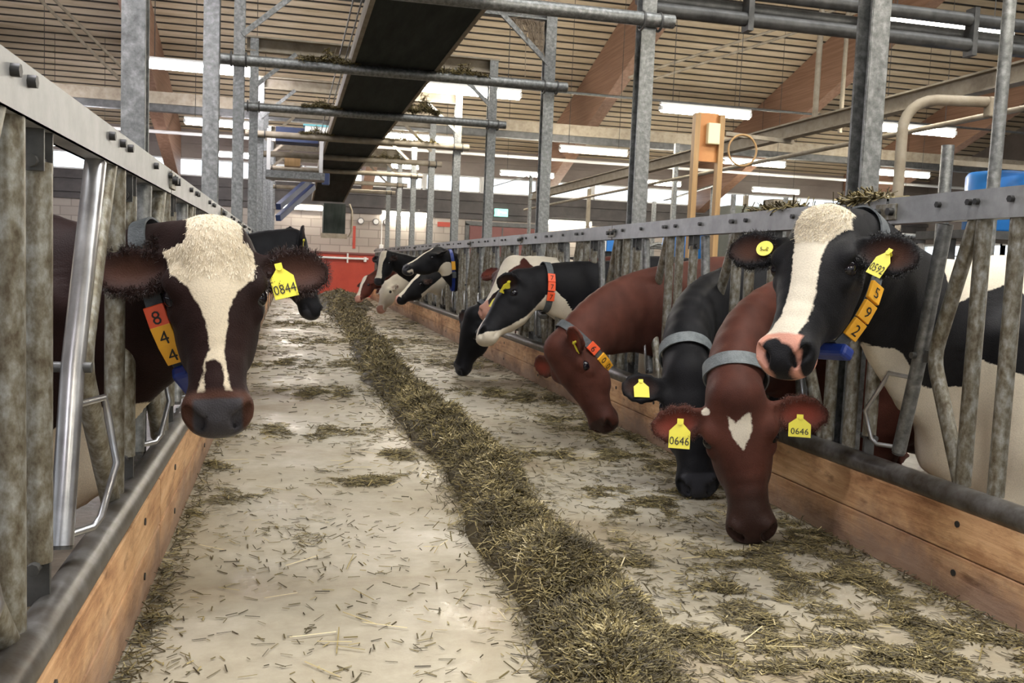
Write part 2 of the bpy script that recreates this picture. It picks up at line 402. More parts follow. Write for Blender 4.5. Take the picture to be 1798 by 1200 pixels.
f = MB(); f.box((8.4, YB - .05, 1.3), (.22, .12, 2.6)); f.box((5.86, YB - .05, 1.3), (.12, .12, 2.6)); f.box((7.1, YB - .05, 2.62), (2.6, .12, .14)); f.build('door_frame', dark_steel, o)
sgn = empty('exit_sign', (7.0, 30.8, 2.95)); tag(sgn, 'small lit green and white exit sign above the maroon door', 'sign')
MB().box((7.0, 30.8, 3.02), (.46, .12, .26)).build('box', emit('exit_green', (.30, .72, .62), 1.1), sgn)
mk = MB(); mk.box((6.9, 30.74, 3.02), (.05, .01, .16)); mk.box((7.1, 30.74, 3.02), (.14, .01, .05)); mk.box((6.98, 30.74, 3.04), (.08, .01, .03)); mk.build('pictogram', emit('exit_white', (.9, 1, .95), 1.3), sgn)
MB_ = MB().box((5.1, YB - .02, 2.53), (.52, .03, .16)); tag(MB_.build('red_notice', red_paint), 'small red notice on the block wall left of the maroon door', 'sign')
MB_ = MB().box((2.05, YB - .02, 1.95), (.09, .03, .75)); tag(MB_.build('red_marker', red_paint), 'narrow upright red marker painted board on the block wall above the gate', 'marker')
gm = [(2.45, 'leftmost'), (3.05, 'middle'), (3.35, 'rightmost')]
for x, q in ((2.25, 'round dial gauge on the back wall nearest the conveyor chute'), (2.75, 'middle round dial gauge on the back wall beside the chute'), (3.1, 'round dial gauge on the back wall farthest from the chute')):
    e = empty('pressure_gauge', (x, YB - .1, 2.45)); tag(e, q, 'gauge', 'dial gauges on the back wall')
    MB().tube([(x, YB - .02, 2.5), (x, YB - .12, 2.5)], .11, 14).build('case', dark_steel, e)
    MB().tube([(x, YB - .12, 2.5), (x, YB - .13, 2.5)], .085, 14).build('dial', white_p, e)
e = empty('switch_box', (2.95, YB - .1, 1.4)); tag(e, 'small white switch box with its cable on the block wall', 'switch')
MB().box((2.95, YB - .06, 1.62), (.14, .1, .26), bev=.02).build('box', white_p, e); MB().tube([(2.95, YB - .06, 1.75), (2.95, YB - .06, 2.6)], .02, 6).build('cable', white_p, e)
# ------------------------------------------------------------------ steel gantry over the feed alley
PY = [3.88, 6.81, 9.6, 12.45, 15.1, 17.9, 20.6, 23.3, 26.0]
ordn = ['nearest', 'second', 'third', 'fourth', 'fifth', 'sixth', 'seventh', 'eighth', 'ninth']
def h_post(x, y, z0, z1, w, side, label, group):
    e = empty('steel_post', (x, y, z0)); tag(e, label, 'post', group)
    t = .014; m = MB()
    m.box((x, y - w / 2, (z0 + z1) / 2), (w, t, z1 - z0)); m.box((x, y + w / 2, (z0 + z1) / 2), (w, t, z1 - z0))
    m.box((x + side * (w / 2 - t / 2), y, (z0 + z1) / 2), (t, w, z1 - z0)); m.box((x - side * w * .30, y - w / 2 - .004, (z0 + z1) / 2), (.03, .012, z1 - z0))
    m.build('column', galv, e)
    MB().box((x, y, z0 + .01), (w * 1.9, w * 1.9, .03)).build('base_plate', galv, e)
    return e
LX = [-.62, -.56, -.53, -.50, -.50, -.50, -.50, -.50, -.50]
for i, y in enumerate(PY):
    z1 = 6.2 if i < 2 else 4.0
    h_post(LX[i] + (.018 if i == 0 else 0), y, -.35, z1, .088 if i == 0 else .105, -1, 'grey galvanised steel post behind the left feed fence, %s from the camera' % ordn[i], 'posts behind the left feed fence')
    h_post(2.64, y, -.35, z1, .100 if i == 0 else .115, 1, 'grey galvanised steel post behind the right feed fence, %s from the camera' % ordn[i], 'posts behind the right feed fence')
for i, y in enumerate(PY[1:], 1):
    e = empty('cross_pipe', (1.08, y, 3.1)); tag(e, 'galvanised pipe clamped across the alley to the %s pair of posts' % ordn[i], 'pipe', 'cross pipes under the conveyor')
    yy = y - .11
    MB().tube([(-.72, yy, 3.1), (2.82, yy, 3.12)], .052, 14).build('pipe', galv if i < 4 else rust_dust, e)
    for xx, s_ in ((LX[i], -1), (2.64, 1)):
        for dx in (-.07, .07):
            c_ = MB(); ang = np.linspace(0, 2 * pi, 17)
            c_.tube([(xx + dx, yy + .075 * cos(a) + .02, 3.11 + .066 * sin(a)) for a in ang], .010, 6, cap=False)
            c_.build('clamp', dark_steel, e)
for i, y in enumerate(PY[2:], 2):
    e = empty('frame_beam', (1.06, y, 3.85)); nm = ordn[i]
    tag(e, 'dusty horizontal steel beam with corner braces joining the tops of the %s pair of posts' % nm, 'beam', 'beams over the conveyor')
    m = MB(); m.box((1.05, y, 3.99), (3.32, .14, .02)); m.box((1.05, y + .05, 3.90), (3.30, .015, .17)); m.box((1.05, y, 3.82), (3.30, .12, .015))
    m.build('beam', rust_dust if i > 2 else galv, e)
    MB().bar((-.50, y - .06, 3.36), (.02, y - .06, 3.82), .05, .03, up=(0, 1, 0)).build('brace', galv if i < 5 else rust_dust, e)
    MB().bar((2.62, y - .06, 3.36), (2.10, y - .06, 3.82), .05, .03, up=(0, 1, 0)).build('brace', galv if i < 5 else rust_dust, e)
# cobweb hanging in the brace corner of the third right post
m = MB(); r_ = random.Random(3)
for k in range(170):
    a = r_.random(); b = r_.random()
    x0 = 2.12 + .44 * a; z0_ = 3.79; x1 = x0 + (2.58 - x0) * b * .5; zlow = max(3.42 + (2.56 - x1) * .88 * .95, 3.81 - .42 * r_.random() * (.3 + a))
    y0 = 9.6 - .07 + .05 * r_.random()
    m.tube([(x0, y0, z0_), ((x0 + x1) / 2 + r_.uniform(-.03, .03), y0, (z0_ + zlow) / 2), (x1, y0 + r_.uniform(-.02, .02), zlow)], .0035, 3, cap=False)
m.tube([(2.36, 9.54, 3.6), (2.37, 9.54, 3.20)], .004, 4)
tag(m.build('cobweb', cobweb), 'dusty cobweb hanging in the brace corner of the third right steel post', 'cobweb', kind='stuff')

# conveyor carrying the feed
e = empty('feed_conveyor', (.98, 12, 3.16)); tag(e, 'long black rubber belt conveyor hung over the feed alley', 'conveyor')
m = MB()
path = [(2.6, 3.17), (20.5, 3.17), (22.0, 3.02), (26.3, 2.80)]
def strip(m, x0, x1, dz0, dz1, pth):
    V = []
    for yy, zz in pth: V += [(x0, yy, zz + dz0), (x1, yy, zz + dz0), (x1, yy, zz + dz1), (x0, yy, zz + dz1)]
    F = []
    for i in range(len(pth) - 1):
        for k in range(4): F.append((4 * i + k, 4 * i + (k + 1) % 4, 4 * i + 4 + (k + 1) % 4, 4 * i + 4 + k))
    F += [(0, 1, 2, 3)[::-1], tuple(4 * (len(pth) - 1) + k for k in range(4))]
    m.add(V, F)
strip(m, .58, 1.40, .0, .03, path); m.build('belt', rubber, e)
m = MB(); strip(m, .545, .585, -.01, .13, path); strip(m, 1.395, 1.43, -.01, .13, path); m.build('side_rail', rust_dust, e)
m = MB()
for yy in np.arange(3.2, 20, 1.4): m.tube([(.58, yy, 3.25), (1.40, yy, 3.25)], .03, 8)
m.build('roller', dark_steel, e)
m = MB(); m.tube([(.50, 2.6, 3.22), (.50, 17.9, 3.22)], .007, 5); m.tube([(.44, 2.6, 3.24), (.44, 17.9, 3.24)], .007, 5); m.build('control_wire', galv, e)
m = MB(); m.box((1.20, 27.2, 2.33), (.62, .9, .9)); m.build('end_box', rubber, e)
m = MB(); m.box((1.20, 26.74, 1.86), (.74, .06, .14)); m.build('end_lip', rust_dust, e)
m = MB(); m.tube([(1.62, 26.9, 2.8), (1.70, 26.9, 2.6), (1.70, 26.9, 2.0), (1.62, 26.9, 1.85)], .03, 8); m.build('drain_pipe', rust_dust, e)
m = MB(); m.box((.62, 17.8, 2.70), (.14, .14, .22), bev=.02); m.build('blue_motor', navy, e)
m = MB(); m.box((.42, 16.6, 3.5), (.50, .3, .03)); m.box((.42, 16.6, 3.43), (.44, .26, .12), mi=1); tag(m.build('drive_cover', [plain('cyan_lid', (.15, .45, .52), .4), white_p]), 'small box with a pale cyan lid beside the conveyor between far frames', 'box')

# hay caught on the cross pipes
hay_col = [(.20, .17, .055), (.34, .29, .10), (.13, .115, .035), (.45, .40, .20), (.09, .085, .03)]
def straw_mat(name, k=1.0):
    m, nt, b = new_mat(name)
    at = N(nt, 'ShaderNodeAttribute', attribute_name='tone')
    r = ramp(nt, at.outputs['Fac'], [(0, (.035, .026, .012)), (.3, (.085, .066, .026)), (.6, (.22, .175, .068)), (.85, (.42, .34, .15)), (1, (.72, .62, .38))])
    L(nt, r.outputs[0], b.inputs['Base Color']); b.inputs['Roughness'].default_value = .6
    return m
straw_m = straw_mat('chopped_silage')
def straws(name, C, Ls, D, wid, tones, mat, parent=None, label=None, cat=None, origin=None, base=None):
    """C centres, D unit directions, Ls lengths: each blade a 3-sided prism; base=(V,F,tone) solid core underneath"""
    n = len(C); up = np.tile(np.array([0, 0, 1.0]), (n, 1)) + rng.normal(0, .3, (n, 3))
    s = np.cross(D, up); s /= np.linalg.norm(s, axis=1)[:, None] + 1e-9; u = np.cross(s, D)
    a = C - D * Ls[:, None] / 2; b = C + D * Ls[:, None] / 2; w_ = wid[:, None]
    V = np.stack([a - s * w_, a + s * w_, a + u * w_ * .8, b - s * w_, b + s * w_, b + u * w_ * .8], 1).reshape(-1, 3)
    i = np.arange(n)[:, None] * 6
    F = np.concatenate([i + np.array([[0, 3, 5, 2]]), i + np.array([[2, 5, 4, 1]]), i + np.array([[1, 4, 3, 0]])])
    T = np.repeat(tones, 6)
    FL = F.tolist()
    if base is not None:
        bv, bf, bt = base; o_ = len(V); V = np.concatenate([V, bv]); FL += [tuple(int(k) + o_ for k in f) for f in bf]; T = np.concatenate([T, bt])
    mb = MB(); mb.v = V.tolist(); mb.f = FL; mb.m = [0] * len(FL); mb.s = [False] * len(FL)
    o = mb.build(name, mat, parent, origin=origin)
    at = o.data.attributes.new('tone', 'FLOAT', 'POINT'); at.data.foreach_set('value', np.clip(T, 0, 1).astype(np.float32))
    if label: tag(o, label, cat, kind='stuff')
    return o
def rand_dirs(n, tilt=.35):
    a = rng.uniform(0, 2 * pi, n); t = rng.normal(0, tilt, n)
    return np.stack([np.cos(a) * np.cos(t), np.sin(a) * np.cos(t), np.sin(t)], 1)
def clump(name, x0, x1, y, z, hgt, n, label, wy=.07):
    x = rng.uniform(x0, x1, n); f = np.clip(1 - np.abs((x - (x0 + x1) / 2) / ((x1 - x0) / 2)) ** 2, 0, 1) * (.6 + .4 * np.sin(x * 23))
    C = np.stack([x, y + rng.normal(0, wy * .5, n), z + np.abs(rng.normal(0, hgt * .5, n)) * f], 1)
    straws(name, C, rng.uniform(.04, .12, n), rand_dirs(n, .5), rng.uniform(.003, .006, n), rng.beta(1.6, 3, n), straw_m, label=label, cat='hay')
clump('hay_tuft', .05, .62, 9.49, 3.15, .10, 700, 'dark hay tuft caught on the third cross pipe left of the conveyor')
clump('hay_tuft', 1.42, 1.95, 9.49, 3.15, .11, 500, 'hay tuft caught on the third cross pipe right of the conveyor')
clump('hay_tuft', .10, .62, 12.34, 3.15, .12, 600, 'hay tuft caught on the fourth cross pipe left of the conveyor')
clump('hay_tuft', 1.40, 1.9, 12.34, 3.2, .22, 800, 'large hay tuft on the fourth cross pipe right of the conveyor')
clump('hay_tuft', .10, .62, 14.99, 3.15, .12, 500, 'hay tuft caught on the fifth cross pipe left of the conveyor')
clump('hay_tuft', 1.40, 2.3, 14.99, 3.15, .14, 600, 'hay tuft caught on the fifth cross pipe right of the conveyor')
clump('hay_tuft', 1.35, 2.1, 17.8, 3.15, .16, 500, 'hay tuft caught on the sixth cross pipe right of the conveyor')

# ------------------------------------------------------------------ equipment to the right behind the cows
e = empty('overhead_rail', (7.4, 12, 3.2)); tag(e, 'rusty steel I-beam running away along the upper right', 'beam')
def ibeam(m, p, q, w, h):
    m.bar(p, q, w, .02); off = np.array([0, 0, h])
    m.bar(tuple(np.array(p) + off), tuple(np.array(q) + off), w, .02); m.bar(tuple(np.array(p) + off / 2), tuple(np.array(q) + off / 2), .018, h)
m = MB(); ibeam(m, (6.3, 5.5, 3.02), (6.3, 24, 3.02), .14, .17); m.build('beam', rust_dust, e)
m = MB(); m.tube([(6.6, 5.5, 2.86), (6.6, 26, 2.86)], .03, 8); tag(m.build('water_pipe', rust_dust), 'thin brown pipe running below the long steel I-beam at right', 'pipe')
e = empty('curved_pipe', (3.57, 4.88, -.35)); tag(e, 'brown pipe bent over at the top, standing right of the nearest right post', 'pipe')
pts = [(3.57, 4.88, -.35), (3.57, 4.88, 2.12)] + [(3.57 + .18 * (1 - cos(a)), 4.88 - .05 * (1 - cos(a)), 2.12 + .18 * sin(a)) for a in np.linspace(.2, pi / 2, 6)] + [(4.07, 4.75, 2.30)]
MB().tube(pts, .032, 12).build('pipe', rust_dust, e)
MB().box((4.07, 4.75, 2.27), (.06, .06, .12), bev=.01).build('bracket', rust_dust, e)
m = MB(); m.tube([(3.37, 3.89, -.35), (3.37, 3.86, 3.1)], .031, 12); tag(m.build('upright_pipe', galv), 'slim grey upright pipe at the right edge before the blue drums', 'pipe')
m = MB(); m.tube([(5.75, 7.2, -.35), (5.75, 7.2, 2.45)], .055, 12); tag(m.build('upright_tube', galv), 'short pale upright tube left of the blue drums', 'pipe')
# wooden frame with heat lamp box
e = empty('timber_frame', (5.2, 11, -.35)); tag(e, 'yellowish timber stand carrying a small pale box, right of the second right post', 'stand')
for x in (5.02, 5.36): MB().box((x, 11, 1.45), (.07, .10, 3.6)).build('upright', timber_pale, e)
MB().box((5.19, 11.02, 2.96), (.28, .03, .62)).build('backboard', noisy('orange_board', [(.3, (.50, .20, .06)), (.8, (.62, .30, .10))], 4, .6), e)
b_ = MB().box((5.24, 10.96, 3.0), (.17, .08, .27), bev=.015).build('control_box', plain('cream_plastic', (.85, .78, .50), .5), e)
m = MB(); m.tube([(5.66 + .20 * cos(a), 10.95, 2.82 + .20 * sin(a)) for a in np.linspace(0, 2 * pi, 25)], .014, 6, cap=False); m.build('cable_loop', timber_pale, e)
MB().bar((5.42, 10.98, 3.02), (6.4, 10.98, 2.98), .05, .05).build('arm', rust_dust, e)
# open steel box and machinery on the far side
e = empty('metal_cabinet', (5.9, 11.5, -.35)); tag(e, 'grey-green metal cabinet behind the timber stand', 'cabinet')
MB().box((6.02, 11.6, .9), (.50, .4, 2.5), bev=.01).build('body', noisy('grey_green', [(.3, (.12, .13, .10)), (.8, (.20, .21, .17))], 4, .6), e)
MB().box((6.02, 11.39, 1.2), (.40, .02, 1.7)).build('door', noisy('grey_green_door', [(.3, (.15, .16, .13)), (.8, (.23, .24, .20))], 4, .6), e)
e = empty('speaker_box', (6.75, 12.2, -.35)); tag(e, 'small dark open-fronted box on a post right of the grey-green cabinet', 'box')
MB().box((6.95, 12.2, 2.13), (.36, .3, .40)).build('case', rust_dust, e); MB().box((6.95, 12.04, 2.13), (.26, .03, .30)).build('opening', band_m, e); MB().box((6.95, 12.2, .78), (.06, .06, 2.3)).build('post', dark_steel, e)
for x, y, d in ((5.6, 11.0, 'thin grey rod left of the metal cabinet'), (6.3, 10.9, 'thin grey rod before the right half of the metal cabinet')):
    m = MB(); m.box((x, y, .95), (.05, .05, 2.6)); tag(m.build('steel_rod', galv), d, 'rod')
for k, (x, y, z, d) in enumerate(((7.05, 8.0, 1.75, 'blue plastic drum at the right edge, left one of the pair'), (7.95, 8.0, 1.75, 'blue plastic drum cut off by the right edge'),
                       (5.8, 12.9, 1.35, 'blue drum low behind the timber stand'))):
    e = empty('blue_drum', (x, y, z)); tag(e, d, 'drum', 'blue plastic drums')
    r = .33; m = MB(); m.tube([(x, y, z), (x, y, z + .02), (x, y, z + .25), (x, y, z + .28), (x, y, z + .31), (x, y, z + .56), (x, y, z + .60)], [r * .93, r, r, r * 1.04, r, r, r * .93], 28); m.build('shell', blue_drum, e)
    m = MB(); m.tube([(x + .12, y, z + .60), (x + .12, y, z + .63)], .05, 12); m.build('bung', white_p, e)
e = empty('drum_rack', (7.6, 8.0, -.35)); tag(e, 'dark raised rack carrying the blue drums at right', 'rack')
MB().box((7.5, 8.0, 1.70), (2.2, .8, .08)).build('shelf', dark_steel, e); MB().box((7.4, 7.6, 2.36), (2.6, .05, .05)).build('rail', rust_dust, e)
for x in (6.5, 8.5): MB().box((x, 8.0, .68), (.08, .08, 2.04)).build('leg', dark_steel, e)
e = empty('low_rack', (5.8, 12.9, -.35)); tag(e, 'low dark bench under the blue drum behind the timber stand', 'bench')
MB().box((5.8, 12.9, 1.31), (.9, .8, .07)).build('shelf', dark_steel, e)
for x in (5.45, 6.15): MB().box((x, 12.9, .46), (.07, .07, 1.62)).build('leg', dark_steel, e)
# striped feed sacks stack behind the right fence
m = empty('white_blue_crate', (4.5, 12.9, -.35)); tag(m, 'blue and white striped crate just above the right feed rail', 'crate')
for k in range(5): MB().box((4.44 + k * .13, 12.9, 1.62), (.12, .3, .28)).build('slat', blue_drum if k % 2 else white_p, m)
MB().box((4.7, 13.1, .64), (.7, .3, 1.98)).build('stand', dark_steel, m)
# stall partitions and machinery silhouettes in the middle distance (right)
def stall_hoop(x, y, d, mat=None, h=1.55, ln=1.7, along=1):
    m = MB(); r = .032
    m.tube([(x, y, -.35), (x, y, h - .25), (x + .07, y, h - .07), (x + .25, y, h), (x + ln - .2, y, h), (x + ln, y, h - .15), (x + ln, y, h - .5), (x + ln - .2, y, h - .65), (x, y, h - .65)], r, 8)
    tag(m.build('stall_divider', mat or galv), d, 'stall divider', 'tubular cubicle dividers')
for k, yy in enumerate((9.5, 10.9, 12.3, 13.7, 15.1, 16.5, 17.9, 19.3)):
    stall_hoop(6.6, yy, 'bent tube cubicle divider across the right barn, %s one from the camera' % ordn[k], h=1.75)
for k, yy in enumerate((6.5, 7.9, 9.3, 10.7, 12.1)):
    stall_hoop(-6.0, yy, 'bent tube cubicle divider across the left barn, %s one from the camera' % ordn[k], h=1.5)
# slim uprights in the middle distance right
for k, (px, yy, zt) in enumerate(((5.4, 20, 3.3), (7.8, 18, 3.9), (7.9, 24, 3.4), (9.0, 22, 3.0), (10.5, 20, 3.1), (4.6, 26, 3.0), (11.8, 18, 2.9))):
    m = MB(); m.box((px, yy, (zt - .35) / 2), (.09, .09, zt + .35)); tag(m.build('slim_upright', galv if k % 2 else rust_dust), 'slim distant upright in the right barn, %s from the camera side group' % ordn[k], 'post', 'slim distant uprights at right')
# tilted vent flaps before the window strip
for k, (x, yy, z, d) in enumerate(((6.0, 25, 3.55, 'tilted metal vent flap before the back windows, left one'), (10.1, 22, 3.28, 'tilted metal vent flap before the back windows, right one'))):
    m = MB(); m.bar((x - .75, yy, z - .22), (x + .5, yy, z + .22), .5, .03, up=(0, 0, 1)); m.tube([(x + .5, yy, z + .2), (x + .5, yy, -.35)], .05, 8); tag(m.build('vent_flap', galv), d, 'flap')
# blue hydraulic struts and grey platform at the left
e = empty('loader_arm', (.2, 20, 1.9)); tag(e, 'pair of dark blue slanting struts beside the conveyor chute at left', 'strut')
for dz in (0, .22): MB().bar((-.25, 18.5, 1.95 + dz), (.45, 20.5, 2.75 + dz), .10, .12).build('strut', navy, e)
e = empty('service_platform', (.1, 15.8, 2.6)); tag(e, 'grey overhead platform beam with two hangers left of the conveyor', 'platform')
MB().box((.05, 15.8, 2.55), (.95, .5, .12)).build('deck', galv, e)
for x in (-.38, .46): MB().box((x, 15.6, 2.9), (.06, .06, .75)).build('hanger', white_p, e)
m = MB(); m.box((.08, 17.0, 3.35), (.75, .5, .25)); tag(m.build('cable_box', navy), 'dark blue box above the fifth cross pipe left of the conveyor', 'box')
m = MB(); m.box((.0, 18.5, 3.05), (.30, .3, .18)); tag(m.build('amber_box', timber_pale), 'small amber box on the sixth frame left of the conveyor', 'box')
# ------------------------------------------------------------------ self-locking feed fences
R_TUBE = .030
def tubebar(pts, r=R_TUBE): return MB().tube(pts, r, 14)
def bend(p, q, s_, n=5, rr=.35):
    """polyline p-q-s with rounded corner at q"""
    p, q, s_ = map(np.array, (p, q, s_)); a = q + (p - q) * rr * .35; b = q + (s_ - q) * rr * .35
    return [p] + [(1 - t) ** 2 * a + 2 * (1 - t) * t * q + t * t * b for t in np.linspace(0, 1, n)] + [s_]
def fence_unit(e, x, sg, y0, spec):
    """spec offsets along +Y: b, V, C (straight uprights), K (top, mid, bottom), A (top, bottom)"""
    ZT, ZB = 1.45, .425
    for nm, dy in spec['up']:
        y = y0 + dy
        tubebar([(x, y, ZB), (x, y, ZT + .02)]).build('upright', galv_dirty, e)
    if 'b' in spec and spec['b'] is not None:
        y = y0 + spec['b']
        tubebar([(x, y, ZB + .08), (x, y, ZT - .07)]).build('hinged_upright', galv_dirty, e)
        m = MB()
        for dy in (-.036, .036): m.box((x, y + dy, ZT - .03), (.045, .008, .12))
        m.tube([(x, y - .06, ZT - .07), (x, y + .06, ZT - .07)], .014, 8)
        m.build('hinge_bracket', dark_steel, e); m = MB(); m.box((x + sg * .0, y, ZB + .03), (.05, .014, .10)); m.tube([(x, y - .05, ZB + .075), (x, y + .05, ZB + .075)], .014, 8)
        m.build('hinge_bracket', dark_steel, e)
    kt, km, kb = spec['K']; zk = .90
    tubebar(bend((x, y0 + kt, ZT + .01), (x, y0 + km, zk), (x, y0 + kb, ZB)), .029).build('bent_bar', galv_dirty, e)
    at, ab = spec['A']; xs = x
    am = (at + ab) / 2 if 'Am' not in spec else spec['Am']
    p0 = np.array((xs, y0 + at, ZT - .01)); pm = np.array((xs, y0 + am, zk)); p1 = np.array((xs, y0 + ab, ZB + .05))
    lv = MB().tube([p0, pm, p1], .029, 14); lo = lv.build('locking_lever', shiny if spec.get('shiny') else galv, e)
    d = (p1 - pm) / np.linalg.norm(p1 - pm)
    MB().tube([p1 - d * .12, p1 + d * .01], .026, 12).build('rubber_stop', dark_steel, lo)
    m = MB(); ym = (pm[1] + y0 + km) / 2
    m.bar((xs + sg * .0, pm[1] - .0, zk - .0), (xs, y0 + km, zk), .05, .012, up=(1, 0, 0)); m.tube([(xs - .045, pm[1], zk), (xs + .045, pm[1], zk)], .014, 10)
    m.build('pivot', dark_steel, lo)
    # release handle: bent rod standing off the lever
    hs_ = -1 if ab < km else 1
    hs_ = spec.get('h', 1)
    a = pm + d * .10; b = p1 - d * .02
    out = np.array((sg * .07, hs_ * .10, 0)); far = np.array((sg * .09, hs_ * .16, 0))
    pts = [a, a + out * .9 + np.array((0, 0, .01)), a + out + d * .03, a * .45 + b * .55 + far, b + out * 1.0 + np.array((0, 0, .02)), b + out * .8, b]
    MB().tube(pts, .0095, 8).build('release_handle', shiny, lo)

def fence_panel(side, ya, yb, units, label, group, x, sg, joint=True):
    e = empty('feed_fence', (x, (ya + yb) / 2, -.35)); tag(e, label, 'feed fence', group)
    zc, hh = (1.497, .098) if side == 'L' else (1.505, .112)
    m = MB(); m.box((x + sg * .03, (ya + yb) / 2, zc), (.012, yb - ya - .02, hh)); m.box((x, (ya + yb) / 2, zc + hh / 2 - .006), (.07, yb - ya - .02, .012)); m.box((x - sg * .03, (ya + yb) / 2, zc), (.012, yb - ya - .02, hh)); m.box((x, (ya + yb) / 2, zc - hh / 2 + .006), (.07, yb - ya - .02, .012))
    m.build('top_rail', galv_rail, e)
    MB().tube([(x + sg * .03, ya, .385), (x + sg * .03, yb, .385)], .047, 18).build('bottom_rail', pipe_m, e)
    for y0, sp in units:
        for k in [q for _, q in sp['up']][:2] + [sp['K'][0], sp['A'][0]]:
            yy = y0 + k
            if ya < yy < yb: MB().bolt((x + sg * .036, yy, 1.515), (sg, 0, 0), .013, .016).build('bolt', bolt_m, e)
    if joint:
        MB().box((x + sg * .04, yb, 1.50), (.012, .14, .07), bev=.003).build('joint_plate', galv_dirty, e)
        MB().bolt((x + sg * .046, yb - .045, 1.50), (sg, 0, 0), .018, .022).build('joint_bolt', bolt_m, e); MB().bolt((x + sg * .046, yb + .045, 1.50), (sg, 0, 0), .018, .022).build('joint_bolt', bolt_m, e)
    m = MB(); m.box((x, ya + .9, .02), (.07, .07, .74)); m.box((x, ya + .9, .36), (.10, .12, .02)); m.build('foot', dark_steel, e)
    for y0, sp in units: fence_unit(e, x, sg, y0, sp)
    return e
# left fence, offsets from each unit's first straight upright
XLF, XRF = -.530, 2.55
LU = dict(up=[('V', 0)], b=.21, K=(.98, .62, 1.05), A=(.70, .50), h=1)
LU0 = dict(up=[('V', 0)], b=.21, K=(.98, .63, 1.05), A=(.81, .42), Am=.54, shiny=True, h=1)
left_units = [(.86, LU), (1.95, LU0), (3.06, dict(LU, A=(.56, .42), K=(.97, .60, .99))), (4.15, LU), (5.22, LU)] + [(5.22 + 1.07 * k, LU) for k in range(1, 22)]
RUn = dict(up=[('V', .22), ('C', .38)], b=0, K=(.42, .66, .42), A=(.82, .62), h=-1)
RU1 = dict(up=[('V', .23), ('C', .40)], b=0, K=(.44, .62, .41), A=(.61, .79), h=1)
right_units = [(1.56, RUn), (2.56, RU1), (3.55, dict(RUn, up=[('V', .16), ('C', .33)], K=(.37, .60, .37), A=(.71, .56), b=.01)), (4.5, dict(RUn, up=[('V', .26), ('C', .42)], K=(.44, .70, .46), A=(.86, .70))), (5.52, dict(RUn, A=(.84, .64)))] + [(6.53 + 1.0 * k, RUn) for k in range(0, 22)]
jl = [.75, 4.12, 7.0, 10.0, 13.0, 16.0, 19.0, 22.0, 25.0, 28.3]
jr = [1.4, 3.5, 7.0, 10.0, 13.0, 16.0, 19.0, 22.0, 25.0, 28.3]
where = ['nearest section beside the camera', 'second section from the camera', 'third section from the camera', 'fourth section from the camera', 'fifth section from the camera', 'sixth section from the camera', 'seventh section from the camera', 'eighth section from the camera', 'farthest section by the red gate']
for i in range(9):
    fence_panel('L', jl[i], jl[i + 1], [(y, s) for y, s in left_units if jl[i] <= y < jl[i + 1]], 'galvanised feed fence on the left side, ' + where[i], 'left feed fence sections', XLF, 1)
    fence_panel('R', jr[i], jr[i + 1], [(y, s) for y, s in right_units if jr[i] <= y < jr[i + 1]], 'galvanised feed fence on the right side, ' + where[i], 'right feed fence sections', XRF, -1)
# kerb boards
def kerb(x, sg, ya, yb, label, group):
    e = empty('kerb_board', (x, (ya + yb) / 2, 0)); tag(e, label, 'board', group); t = .045; xc = x - sg * t / 2
    MB().box((xc, (ya + yb) / 2, .085), (t, yb - ya - .01, .168), bev=.004).build('lower_plank', board_m, e)
    MB().box((xc, (ya + yb) / 2, .260), (t, yb - ya - .006, .174), bev=.006).build('upper_plank', board_m, e)
    for q in (.12, .5, .88):
        yy = ya + (yb - ya) * q
        for zz in (.10, .29): MB().tube([(x - sg * .002, yy, zz), (x + sg * .004, yy, zz)], .013, 8).build('screw', bolt_m, e)
jb_l = [.4, 3.6, 7.3, 11.5, 15.8, 20.2, 24.6, 29.2]; jb_r = [.9, 4.9, 6.9, 11.0, 15.2, 19.5, 24.0, 29.2]
wb = ['nearest length', 'second length from the camera', 'third length from the camera', 'fourth length', 'fifth length', 'sixth length', 'farthest length by the gate']
for i in range(7):
    kerb(BXL, 1, jb_l[i], jb_l[i + 1], 'worn timber kerb board along the left of the feed alley, ' + wb[i], 'left kerb boards')
    kerb(BXR, -1, jb_r[i], jb_r[i + 1], 'worn timber kerb board along the right of the feed alley, ' + wb[i], 'right kerb boards')
# hay lying on the top rail behind the pale-faced cow at right
clump('hay_tuft', 2.50, 2.60, 3.72, 1.565, .03, 350, 'wisp of hay on the right top rail beside the nearest steel post', .16)
clump('hay_tuft', 2.51, 2.60, 4.5, 1.565, .02, 200, 'thin scatter of hay on the right top rail behind the spotted cow', .3)
